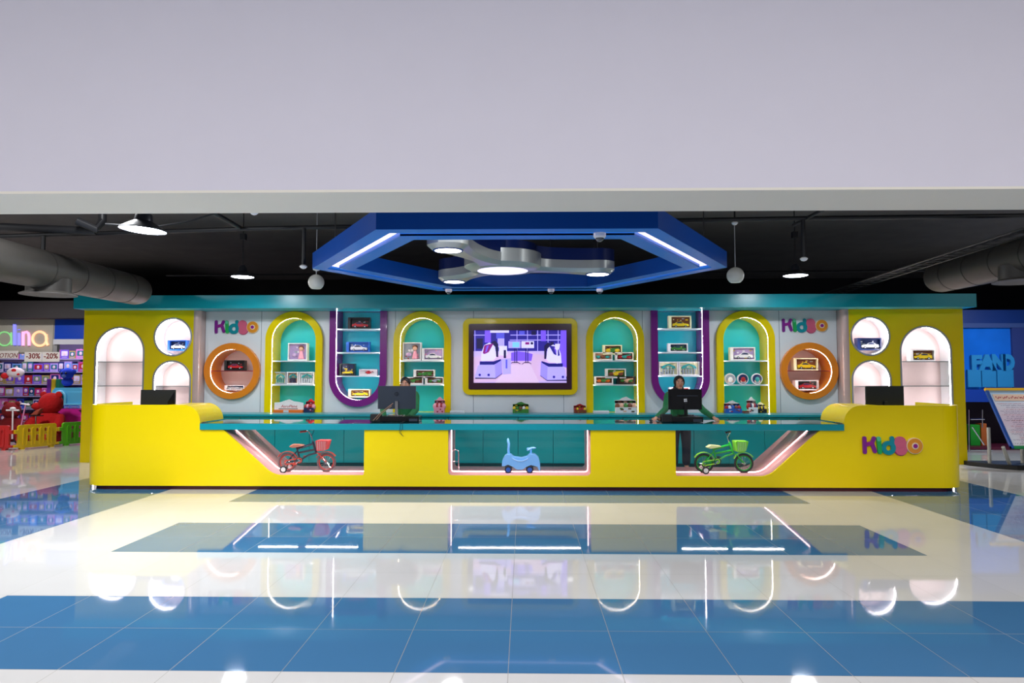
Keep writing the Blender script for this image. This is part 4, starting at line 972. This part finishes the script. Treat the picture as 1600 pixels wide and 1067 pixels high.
for s in (-1, 1): tr_.tube([a + sd * s, b_ + sd * s], .012, mat('tray_grey', (88, 86, 84), .5, metal=.4), 6)
for k in range(26): p = a + (b_ - a) * (k / 25); tr_.tube([p - sd, p + sd], .007, MATS['tray_grey'], 5)
tag(tr_.build('cable_tray'), 'wire cable tray sloping away above the right air duct', 'cable tray')
cb = MB()
for k in range(4): o_ = Vector((-.09 + .05 * k, 0, .02)); cb.tube([a + o_, (a * .7 + b_ * .3) + o_ + Vector((0, 0, .02 * (k % 2))), (a * .4 + b_ * .6) + o_, b_ + o_], .011, mat('cable_grey', (58, 56, 58), .6), 6)
cb = cb.build('cable_bundle'); tag(cb, 'bundle of dark cables lying in the tray at upper right', 'cable')

# ------------------------------------------------------------------ toy shop on the left
YS = 15.7
SIGNB = mat('sign_panel', (176, 172, 160), .5); x1 = W(83, 520, YS)[0]
t = thing('shop_sign', 'grey shop sign board with glowing pastel letters at far left', 'sign', (-12.6, YS, 2.12))
MB().box(-2.4, x1 + 12.6, 0, .08, 0, .78, SIGNB).box(-2.4, x1 + 12.6, .01, .1, -.03, 0, mat('sign_edge', (120, 116, 108), .5)).build('board', t, smooth=False)
MB().box(x1 + 12.6, x1 + 12.7, .01, .1, -.03, .78, mat('post_grey', (150, 150, 152), .5)).build('end_post', t, smooth=False)
def L3(px, py): x, z = W(px, py, YS); return (x + 12.6, -.02, z - 2.12)
k_ = 130 / 1156.
def LP_(u, v): return L3(u * k_, 490 + v * k_)
def stroke(pts, r, m, n, cl=False): MB().tube([LP_(*p) for p in pts], r, m, 8, closed=cl).build(n, t)
G_, B1, PK, OR = mat('glow_green', (120, 190, 120), emit=.9), mat('glow_blue', (124, 124, 240), emit=1.0), mat('glow_pink', (255, 160, 205), emit=1.1), mat('glow_orange', (255, 186, 140), emit=1.1)
def loop_(cx, cy, r): return [(cx + r * math.cos(a), cy + r * math.sin(a)) for a in [2 * PI * k / 28 for k in range(28)]]
stroke(loop_(70, 350, 95), .018, G_, 'letter_a', True); stroke([(165, 260), (168, 440)], .018, G_, 'letter_stem')
stroke([(212, 150), (215, 440)], .035, B1, 'letter_l'); stroke([(272, 270), (275, 440)], .03, B1, 'letter_i'); stroke([(272, 222), (273, 226)], .03, B1, 'letter_i_dot')
stroke([(330, 250), (330, 445)], .03, PK, 'letter_n'); stroke([(330, 290), (350, 262), (380, 255), (405, 275), (412, 320), (412, 445)], .03, PK, 'letter_n_arch')
stroke(loop_(560, 350, 98), .028, OR, 'letter_a', True); stroke([(650, 290), (655, 400), (675, 440)], .03, OR, 'letter_stem')
PAP = mat('white_paper', (224, 220, 214), .6); INK = mat('red_ink', (120, 20, 24), .5)
for px0, px1, py0, py1, tx_, sh_, sz, lb in ((-40, 28.5, 548, 560, 'PROMOTION', .25, .15, 'white strip reading promotion under the shop sign'), (38.5, 65, 550, 565, '-30%', 0, .165, 'left one of two white discount sheets under the shop sign, reading -30%'), (66, 93, 550, 565, '-20%', 0, .165, 'right one of two white discount sheets under the shop sign, reading -20%')):
    xa, za = W(px0, py0, YS - .05); xb_, zb = W(px1, py1, YS - .05)
    t = thing('promotion_sheet', lb, 'paper sign', (xa, YS - .05, zb))
    MB().box(0, xb_ - xa, 0, .003, 0, za - zb, PAP).build('paper', t, smooth=False)
    q = MB()
    if tx_ == 'PROMOTION': text_mesh(q, tx_, xb_ - xa - .02, (za - zb) - .16, sz, -.002, INK, shear=sh_, align='RIGHT', sx=.9)
    else: text_mesh(q, tx_, (xb_ - xa) / 2, (za - zb) - .15, sz * 1.05, -.002, INK, sx=.98, bold=.003)
    q.build('lettering', t, smooth=False)
SBL = mat('shop_blue', (0, 66, 190), .4); xa = W(86, 500, YS)[0]; z0_ = W(100, 530, YS)[1]; zz = W(100, 538, YS)[1]
struct(MB().box(xa, xa + 3, YS, YS + .1, z0_, 2.95, SBL), 'wall_shop', smooth=False)
struct(MB().box(xa, xa + 3, YS - .04, YS + .12, zz, z0_, mat('shop_beam', (210, 212, 220), .4)), 'trim_10', smooth=False)
struct(MB().box(-22, -8.4, YS - .4, YS + 2.8, 2.9, 3.3, mat('shop_soffit', (44, 40, 42), .7)), 'ceiling_shop', smooth=False)
struct(MB().box(-22, -7.6, 18.3, 18.4, 0, 3.05, mat('shop_back', (150, 134, 180), .7)), 'wall_shop', smooth=False)
# shelving with toys
Yh = 17.4
SHM = mat('shop_shelf_white', (168, 160, 196), .4)
sh = thing('shop_shelving', 'white shop shelving filled with toy boxes at far left', 'shelving', (-12.5, Yh, 0))
levels = [.35, .72, 1.05, 1.36, 1.68, 2.02]
for z in levels: MB().box(-1.9, 1.9, 0, .4, z - .025, z, SHM).build('shelf', sh, smooth=False)
for x in (-1.9, -.6, .7, 1.9): MB().box(x - .02, x + .02, .36, .42, 0, 2.3, SHM).build('upright', sh, smooth=False)
pal = [('red', (176, 40, 50)), ('dark blue', (24, 40, 110)), ('teal', (40, 110, 130)), ('violet', (120, 84, 200)), ('blue', (60, 84, 200)), ('pink', (220, 120, 190)), ('lilac', (176, 150, 226)), ('navy', (40, 46, 120)), ('pale blue', (120, 160, 230)), ('magenta', (190, 60, 150)), ('white', (214, 208, 236)), ('green', (110, 140, 110)), ('ochre', (170, 150, 90))]
lvn = ['lowest', 'second lowest', 'third lowest', 'third highest', 'second highest', 'top']
ordn += ['nineteenth', 'twentieth']
for li, z in enumerate(levels):
    x = -14.0; k = 0; gap = .3
    while x < -10.8:
        wd = random.uniform(.13, .26); hh = random.uniform(.2, .275) ; cn, cc = random.choice(pal); c2 = random.choice(pal)[1]
        if x + wd > -10.7: break
        m1 = mat('shop_box_' + cn, cc, .4, var=.2, scale=18); m2 = mat('shop_mark_' + str(c2), c2, .4, var=.2, scale=18)
        t = thing('toy_box', '%s toy box on the toy shop\'s %s shelf, %s from the left' % (cn, lvn[li], ordn[k]), 'toy box', (x + wd / 2, Yh + .04, z), 'toy boxes on the toy shop shelves')
        MB().box(-wd / 2, wd / 2, 0, .22, .001, hh, m1).build('carton', t, smooth=False)
        q = MB(); q.prism([rrect(-wd * .38, wd * .38, hh * .3, hh * .85, .02, 3)], -.003, 0, m2); q.ball((0, -.004, hh * .55), hh * .16, mat('shop_face', (230, 200, 210), .5), (1, .2, 1.2), n=10); q.box(-wd * .3, wd * .3, -.004, -.001, hh * .1, hh * .2, SHM); q.build('printed_front', t, smooth=False)
        x += wd + .012; k += 1
# fence panels
def fence(label, a, b_, col, n=4):
    a, b_ = Vector((*a, 0)), Vector((*b_, 0)); d = b_ - a; L_ = d.length
    t = thing('play_fence', label, 'play fence', tuple(a), 'plastic play fence in front of the toy shop', math.atan2(d.y, d.x)); m = mat('fence_%s' % label.split()[0], col, .35, coat=.3)
    hh = .52; holes_ = []
    for k in range(n - 1):
        u = L_ * (.1 + .8 * (k + 1) / n); holes_ += [rrect(u - .028, u + .028, .16, .30, .02, 4), rrect(u - .028, u + .028, .36, .44, .02, 4)]
    o = rrect(.03, L_ - .03, 0.03, hh, .05)
    MB().prism([o] + holes_, -.03, .03, m).build('panel', t, bevel=.008)
    r = MB()
    for k in range(n):
        u = L_ * (.1 + .8 * (k + .5) / n); r.prism([[q for q in rrect(u - .045, u + .045, .06, .46, .04, 4)], rrect(u - .025, u + .025, .1, .42, .02, 4)], -.045, -.03, m)
    r.build('raised_slats', t)
    for u in (0, L_):
        MB().box(u - .035, u + .035, -.035, .035, .05, .1, m).box(u - .035, u + .035, -.035, .035, .34, .42, m).build('hinge', t, bevel=.006, smooth=False)
    for u in (.08, L_ - .16): MB().box(u, u + .08, -.05, .05, 0, .03, m).build('foot', t, smooth=False)
fence('red plastic play fence panel at the far left edge', (-11.68, 14.16), (-10.87, 14.2), (206, 44, 44))
fence('yellow plastic play fence panel between the red and green ones', (-10.8, 14.24), (-10.43, 14.98), (236, 200, 20))
fence('green plastic play fence panel next to the yellow cabinet', (-10.40, 15.05), (-10.03, 15.79), (96, 190, 30))
# big teddies, plush toys, play houses
def teddy(label, px, py, Y, s, col, flip=1):
    x = wy(px, Y); zt = W(px, py, Y)[1]; H_ = zt; k = H_ / 1.0; m = mat('plush_' + label.split()[1], col, .95, var=.2, scale=20, bump=.6)
    t = thing('teddy_bear', label, 'teddy bear', (x, Y, 0)); q = MB()
    q.ball((0, 0, .32 * k), .3 * k, m, (1, .85, 1.05), n=20); q.ball((0, 0, .78 * k), .215 * k, m, (1, .95, 1), n=20); t_ = q.build('body', t)
    q = MB(); q.ball((-flip * .19 * k, -.1 * k, .73 * k), .095 * k, m, (1.2, 1, .8), n=16); q.build('muzzle', t)
    MB().ball((-flip * .29 * k, -.14 * k, .77 * k), .035 * k, BLK, (1.3, 1, .8)).build('nose', t)
    for sx in (-1, 1):
        MB().ball((sx * .15 * k, 0, .95 * k), .07 * k, m, (1, .5, 1)).build('ear', t)
        MB().tube([(sx * .22 * k, -.05, .52 * k), (sx * .3 * k, -.15 * k, .38 * k), (sx * .26 * k, -.25 * k, .26 * k)], [.09 * k, .1 * k, .09 * k], m, 14).build('arm', t)
        MB().tube([(sx * .17 * k, -.1 * k, .14 * k), (sx * .26 * k, -.34 * k, .13 * k), (sx * .27 * k, -.44 * k, .16 * k)], [.13 * k, .12 * k, .1 * k], m, 14).build('leg', t)
teddy('big red teddy bear looking left behind the yellow fence', 81, 613, 15.7, 1, (176, 6, 12))
teddy('large dark-red teddy bear behind the red fence', 20, 628, 16.3, 1, (120, 8, 14), -1)
def playhouse(label, px, z0, wd, hh, col, roofc, Y):
    x = wy(px, Y); m = mat('house_' + label.split()[0], col, .35, coat=.3); m2 = mat('house_roof_' + label.split()[0], roofc, .35, coat=.3)
    t = thing('toy_playhouse', label, 'toy house', (x, Y, z0)); h_ = wd / 2
    ou = [(-h_, 0), (h_, 0), (h_, hh * .6)] + arc(h_ - hh * .3, hh * .6, hh * .3, 0, PI / 2, 6) + arc(-h_ + hh * .3, hh * .6, hh * .3, PI / 2, PI, 6)
    MB().prism([ou, arch(-h_ * .45, wd * .14, hh * .66, .02)], 0, .03, m).build('wall', t, bevel=.006)
    MB().tube([(-h_ * .45 - wd * .17, -.02, .02)] + [(a[0], -.02, a[1]) for a in arc(-h_ * .45, hh * .66 - wd * .14, wd * .17, PI, 0, 12)] + [(-h_ * .45 + wd * .17, -.02, .02)], .035, m2, 10).build('door_arch', t)
    MB().prism([[(-h_, hh * .6)] + [(a[0], a[1]) for a in arc(-h_ + hh * .3, hh * .62, hh * .3, PI, PI / 2, 6)] + [(a[0], a[1]) for a in arc(h_ - hh * .3, hh * .62, hh * .3, PI / 2, 0, 6)]], -.03, .36, m2).build('roof', t) if False else None
    MB().box(-h_ - .04, h_ + .04, -.06, .36, -.0, .04, m2).build('base', t, bevel=.01, smooth=False)
    MB().box(-h_, -h_ + .03, .03, .3, .04, hh * .8, m).box(h_ - .03, h_, .03, .3, .04, hh * .8, m).box(-h_ + .05, h_ - .05, .03, .3, hh * .86, hh * .9, m).build('side', t, smooth=False)
playhouse('pink toy playhouse with arched door behind the green fence', 109, 0.0, .75, .62, (220, 40, 160), (240, 80, 180), 15.85) if False else None
Yp = 16.3
zp0, zp1 = W(110, 657, Yp)[1], W(110, 633, Yp)[1]
playhouse('pink toy playhouse with arched door behind the green fence', 106, 0.0, .8, zp1, (214, 40, 160), (236, 72, 176), Yp)
playhouse('sky-blue toy playhouse stacked on the pink one', 107, zp1 + .001, .8, W(110, 603, Yp)[1] - zp1, (90, 190, 236), (110, 204, 244), Yp)
q = MB()
def plush(label, px, py, Y, r, m1, m2, ztop=None):
    x, z = W(px, py, Y); t = thing('plush_toy', label, 'plush toy', (x, Y, z))
    MB().ball((0, 0, 0), r, m1, (1, .9, .95), n=16).build('head', t); MB().ball((0, .02, -r * 1.3), r * .9, m1, (1, .8, .8), n=16).build('body', t)
    for s in (-1, 1): MB().ball((s * r * .95, .02, r * .35), r * .5, m1, (1, .3, .8)).build('ear', t); MB().ball((s * r * .35, -r * .85, .1 * r), r * .16, BLK).build('eye', t)
    MB().ball((0, -r * .8, -r * .35), r * .35, m2, (1.1, .6, .8)).build('muzzle', t)
plush('royal blue plush toy sitting above the blue playhouse', 105, 584, Yp + .1, .15, mat('plush_blue', (30, 70, 210), .95, bump=.5), mat('plush_lightblue', (110, 150, 240), .95))
x, z = W(24, 590, 15.9)
t = thing('plush_toy', 'white and red plush fish-shaped toy hanging at the far left', 'plush toy', (x, 15.9, W(24, 582, 15.9)[1]))
PW, PR = mat('plush_white', (226, 216, 220), .95, bump=.4), mat('plush_scarlet', (206, 30, 36), .95, bump=.4)
MB().ball((0, 0, 0), .17, PW, (1.2, .7, .72), n=18).build('body', t); MB().ball((-.24, -.02, -.08), .09, PR, (1, .8, .8)).build('tail', t); MB().ball((.03, -.1, .05), .06, PR, (1, .4, .7)).ball((.12, -.08, -.04), .04, PR, (1, .4, .7)).build('patch', t)
for k, (px, cN, cc) in enumerate(((77, 'purple', (110, 40, 160)), (84, 'yellow', (236, 200, 30)), (91, 'green', (20, 140, 90)), (96, 'dark green', (10, 110, 90)))):
    a = Vector(P3(px, 612, 16.6)); b2 = Vector(P3(px - 1.5 + k * .6, 592, 16.6))
    o = MB().box(-.05, .05, -.03, .03, 0, b2.z, mat('foam_' + cN, cc, .7)).build('foam_block', loc=(a.x, a.y, 0), bevel=.01, smooth=False); tag(o, '%s foam strip standing behind the big red teddy bear' % cN, 'foam toy')
# scooter and rocking toys
t = thing('kick_scooter', 'pink kick scooter leaning behind the fence', 'scooter', P3(29, 668, 15.3)); b0 = Vector(P3(29, 668, 15.3)); h0 = Vector(P3(40, 632, 15.3)) - b0
PKS = mat('scooter_pink', (226, 150, 200), .4); MB().tube([(0, 0, -.3), h0], .014, PKS, 8).build('stem', t); MB().tube([h0 + Vector((-.09, 0, .02)), h0 + Vector((.1, 0, -.01))], .018, WHT, 8).build('handlebar', t); MB().box(-.06, .3, -.05, .05, -.36, -.33, PKS).build('deck', t)
t = thing('toy_table_lamp_trike', 'white-handled toy tricycle behind the red fence', 'tricycle', P3(20, 665, 15.2)); t.name = 'toy_tricycle'; h0 = Vector(P3(20, 641, 15.2)) - Vector(P3(20, 665, 15.2))
MB().tube([(0, 0, -.3), h0], .016, WHT, 8).build('stem', t); MB().tube([h0 + Vector((-.15, 0, 0)), h0 + Vector((.15, 0, 0))], .018, WHT, 8).build('handlebar', t); MB().ball(h0 + Vector((0, 0, .04)), .07, WHT, (1, .6, .5)).build('basket', t)
for s in (-1, 1): MB().tube([(s * .12, -.02, -.33), (s * .12, .02, -.33)], .07, BLK, 16).build('wheel', t)
t = thing('bar_seat', 'small brown saddle seat on a post behind the yellow fence', 'seat', P3(56, 665, 15.2)); h0 = Vector(P3(56, 650, 15.2)) - Vector(P3(56, 665, 15.2)); b0s = P3(56, 665, 15.2)[2]
MB().tube([(0, 0, -b0s), h0], .014, CHR, 8).box(-.12, .12, -.1, .1, -b0s, -b0s + .02, BLK).build('post', t); MB().box(-.13, .13, -.06, .06, h0.z, h0.z + .02, BLK).build('plate', t); MB().prism([[(-.12, 0), (.06, 0), (.14, .16), (.0, .1)]], -.06, .06, mat('saddle_brown', (160, 70, 50), .6), M=Matrix.Translation((0, 0, h0.z + .02))).build('saddle', t, bevel=.02)

# ------------------------------------------------------------------ right side: arcade shopfront and easel sign
YA = 14.6
NAVY = mat('arcade_wall_blue', (6, 46, 116), .45); NAV2 = mat('arcade_frame', (56, 76, 130), .35)
zA = lambda py, px=1550: W(px, py, YA)[1]; xA = lambda px: W(px, 560, YA)[0]
struct(MB().box(xA(1490), 15, YA, YA + .1, zA(505), zA(484), NAVY), 'wall_arcade', smooth=False)
struct(MB().box(xA(1490), 15, YA - .04, YA + .1, zA(512), zA(505), NAV2), 'trim_11', smooth=False)
struct(MB().box(xA(1581), xA(1600) + .04, YA - .03, YA + .12, zA(608), zA(512), mat('arcade_column', (44, 58, 116), .3)), 'trim_12', smooth=False)
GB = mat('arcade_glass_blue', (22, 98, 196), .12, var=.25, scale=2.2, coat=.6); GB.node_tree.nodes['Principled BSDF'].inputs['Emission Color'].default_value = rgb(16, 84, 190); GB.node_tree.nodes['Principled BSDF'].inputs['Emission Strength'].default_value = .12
struct(MB().box(xA(1490), xA(1581), YA + .02, YA + .06, zA(608), zA(512), GB), 'window_1', smooth=False)
struct(MB().box(xA(1600), 15, YA + .02, YA + .06, zA(608), zA(512), GB), 'window_2', smooth=False)
FL = mat('letter_sea_blue', (34, 120, 176), .4); FL.node_tree.nodes['Principled BSDF'].inputs['Emission Color'].default_value = rgb(30, 110, 170); FL.node_tree.nodes['Principled BSDF'].inputs['Emission Strength'].default_value = .12
t = thing('block_letter_sign', 'large sea-blue block letters on the blue shop window at far right', 'sign', (xA(1549), YA, zA(606)))
bz = zA(577) - zA(606)
q = MB(); text_mesh(q, 'F', xA(1523) - xA(1549), bz, .41, -.03, FL, depth=.05, sx=1.1, bold=.025); q.build('letter_f', t)
q = MB(); text_mesh(q, 'A', xA(1540) - xA(1549), bz, .42, -.03, FL, depth=.05, sx=1.0, bold=.03); q.build('letter_a', t)
q = MB(); text_mesh(q, 'N', xA(1558) - xA(1549), bz, .43, -.03, FL, depth=.05, sx=.85, bold=.03); q.build('letter_n', t)
q = MB(); text_mesh(q, 'D', xA(1573) - xA(1549), bz, .43, -.03, FL, depth=.05, sx=.75, bold=.03); q.build('letter_d', t)
for a_, c_ in ((1509, 1529.5), (1531, 1553), (1555, 1580)):
    MB().box(xA(a_) - xA(1549), xA(c_) - xA(1549), -.05, 0, 0.02, bz - .01, FL).build('block', t, smooth=False)
struct(MB().box(xA(1490), 15, YA, YA + .1, zA(628), zA(608), mat('arcade_sill_blue', (14, 60, 160), .4)), 'trim_13', smooth=False)
struct(MB().box(xA(1490), 15, YA + .9, YA + 1, 0, zA(628), mat('arcade_inside', (40, 26, 46), .6, var=.3, scale=3)), 'wall_arcade', smooth=False)
struct(MB().box(xA(1490), 15, YA + .0, YA + .9, 0, .06, mat('arcade_base_maroon', (90, 20, 50), .5)), 'trim_14', smooth=False)
for px0, px1, py0, py1, cN, cc, nm in ((1517, 1531.5, 668, 691, 'green', (20, 150, 40), 'foam_cube'), (1534, 1542, 666, 690, 'orange', (190, 96, 40), 'foam_cube')):
    xa, za = W(px0, py1, YA + .3); xb_, zb = W(px1, py0, YA + .3)
    o = MB().box(-(xb_ - xa) / 2, (xb_ - xa) / 2, 0, .2, 0, zb, mat('foam_cube_' + cN, cc, .6)).build(nm, loc=((xa + xb_) / 2, YA + .3, .06), smooth=False, bevel=.01); o.data.update(); tag(o, '%s foam block behind the easel sign at far right' % cN, 'foam toy')
    for v in o.data.vertices: v.co.z = v.co.z if v.co.z > .1 else max(0, v.co.z)
fr = MB()
for a_, c_ in (((1514, 640), (1514, 712)), ((1519, 667), (1538, 695)), ((1516, 703), (1550, 703)), ((1535, 640), (1535, 668)), ((1516, 655), (1538, 655))):
    fr.tube([P3(a_[0], a_[1], YA - .4), P3(c_[0], c_[1], YA - .4)], .014, CHR, 8)
for px in (1514, 1550):
    p = P3(px, 703, YA - .4); fr.tube([p, (p[0], p[1], 0.01)], .014, CHR, 8)
tag(fr.build('tube_frame'), 'thin metal tube frame behind the easel sign at far right', 'frame')
# easel sign
xl, yt, yb_ = 8.05, 12.0, 11.4
zt_, zb_ = W(1528, 607, yt)[1], W(1556, 701, yb_)[1]; wd = .76
t = thing('easel_sign', 'tilted notice board with a four-coloured frame on a grey stand', 'sign', (8.4, 11.7, 0))
up = Vector((0, yt - yb_, zt_ - zb_)); Lh = up.length; ang = math.atan2(yt - yb_, zt_ - zb_)
M_ = Matrix.Translation((xl - 8.4, yb_ - 11.7, zb_)) @ Matrix.Rotation(-ang, 4, 'X')
e = .045
fy, fb, fg, frd = mat('frame_yellow', (240, 180, 20), .35), mat('frame_blue', (16, 76, 160), .35), mat('frame_green', (20, 140, 70), .35), mat('frame_red', (214, 26, 30), .35)
MB().box(0, wd, -.02, .02, Lh - e, Lh, fy, M_).build('frame_top', t, smooth=False)
MB().box(0, wd, -.02, .02, 0, e, fg, M_).build('frame_bottom', t, smooth=False)
MB().box(0, e, -.021, .021, 0, Lh - e, fb, M_).build('frame_left', t, smooth=False)
MB().box(wd - e, wd, -.021, .021, 0, Lh - e, frd, M_).build('frame_right', t, smooth=False)
pm = bpy.data.materials.new('poster_wash'); pm.use_nodes = True; nt = pm.node_tree; pb = nt.nodes['Principled BSDF']; pb.inputs['Roughness'].default_value = .4
tc = nt.nodes.new('ShaderNodeTexCoord'); ns = nt.nodes.new('ShaderNodeTexNoise'); ns.inputs['Scale'].default_value = 1.1; ns.inputs['Detail'].default_value = 0; cr = nt.nodes.new('ShaderNodeValToRGB')
cr.color_ramp.elements[0].position = .35; cr.color_ramp.elements[0].color = rgb(190, 218, 240); cr.color_ramp.elements[1].position = .62; cr.color_ramp.elements[1].color = rgb(240, 176, 208)
el = cr.color_ramp.elements.new(.47); el.color = rgb(246, 240, 246)
nt.links.new(tc.outputs['Object'], ns.inputs[0]); nt.links.new(ns.outputs[0], cr.inputs[0]); nt.links.new(cr.outputs[0], pb.inputs[0])
po = MB().box(e, wd - e, -.008, .012, e, Lh - e, pm, M_).build('poster', t, smooth=False)
q = MB(); rr = random.Random(4); RED = mat('poster_red', (190, 50, 70), .5); PUR = mat('poster_purple', (110, 60, 120), .5)
q.box(e + .04, wd - e - .06, -.011, -.009, Lh - .25, Lh - .12, mat('poster_peach', (246, 206, 176), .5), M_)
def squiggle(u0, u1, v, m, amp=.005, th=.0035, step=.012):
    u = u0; pts = []; k = 0
    while u < u1: pts.append((u, v + amp * math.sin(k * 2.1) + amp * .6 * math.sin(k * 5.3 + v * 40))); u += step; k += 1
    for a_, c_ in zip(pts, pts[1:]):
        if rr.random() < .86: q.faces([(a_[0], -.0125, a_[1] - th), (c_[0], -.0125, c_[1] - th), (c_[0], -.0125, c_[1] + th), (a_[0], -.0125, a_[1] + th)], [(0, 1, 2, 3)], m, M_)
squiggle(e + .07, wd - e - .09, Lh - .185, RED, .018, .009, .016)
v = Lh - .31; n_ = 0
while v > .1:
    squiggle(e + .05 + rr.choice((0, 0, .05, .12)), wd - e - rr.choice((.04, .04, .12, .22)), v, PUR if n_ % 3 else RED, .004, .0028); v -= .036; n_ += 1
for vv in (.52, .085): squiggle(e + .05, wd - e - .02, vv, mat('poster_wave', (90, 60, 80), .5), .011, .003, .014)
q.build('handwriting', po, smooth=False)
GST = mat('stand_grey', (170, 170, 162), .4)
pA, pB = Vector(P3(1545, 668, 11.85)), Vector(P3(1543, 717, 11.85)); off = Vector((8.4, 11.7, 0))
for dx in (0, .56):
    MB().tube([Vector((pA.x + dx, 11.86, pA.z - .0)) - off, Vector((pA.x + dx, 11.86, .07)) - off], .028, GST, 12).build('post', t)
    MB().tube([Vector((wy(1560, 11.5) + dx * 1.0, 11.45, zb_ + .02)) - off, Vector((wy(1566, 11.75) + dx, 11.65, .07)) - off], .028, GST, 12).build('strut', t)
bs = [(-.62, .35), (-.4, -.05), (-.2, -.22), (.75, -.22), (.75, .5), (-.62, .5)]
f = MB(); flat(f, [bs], 0, .07, BLK); f.build('base', t)
f = MB(); flat(f, [[(-.38, .02), (-.18, -.16), (.7, -.16), (.7, .4), (-.38, .4)]], .07, .075, SLATE); f.build('base_plate', t)
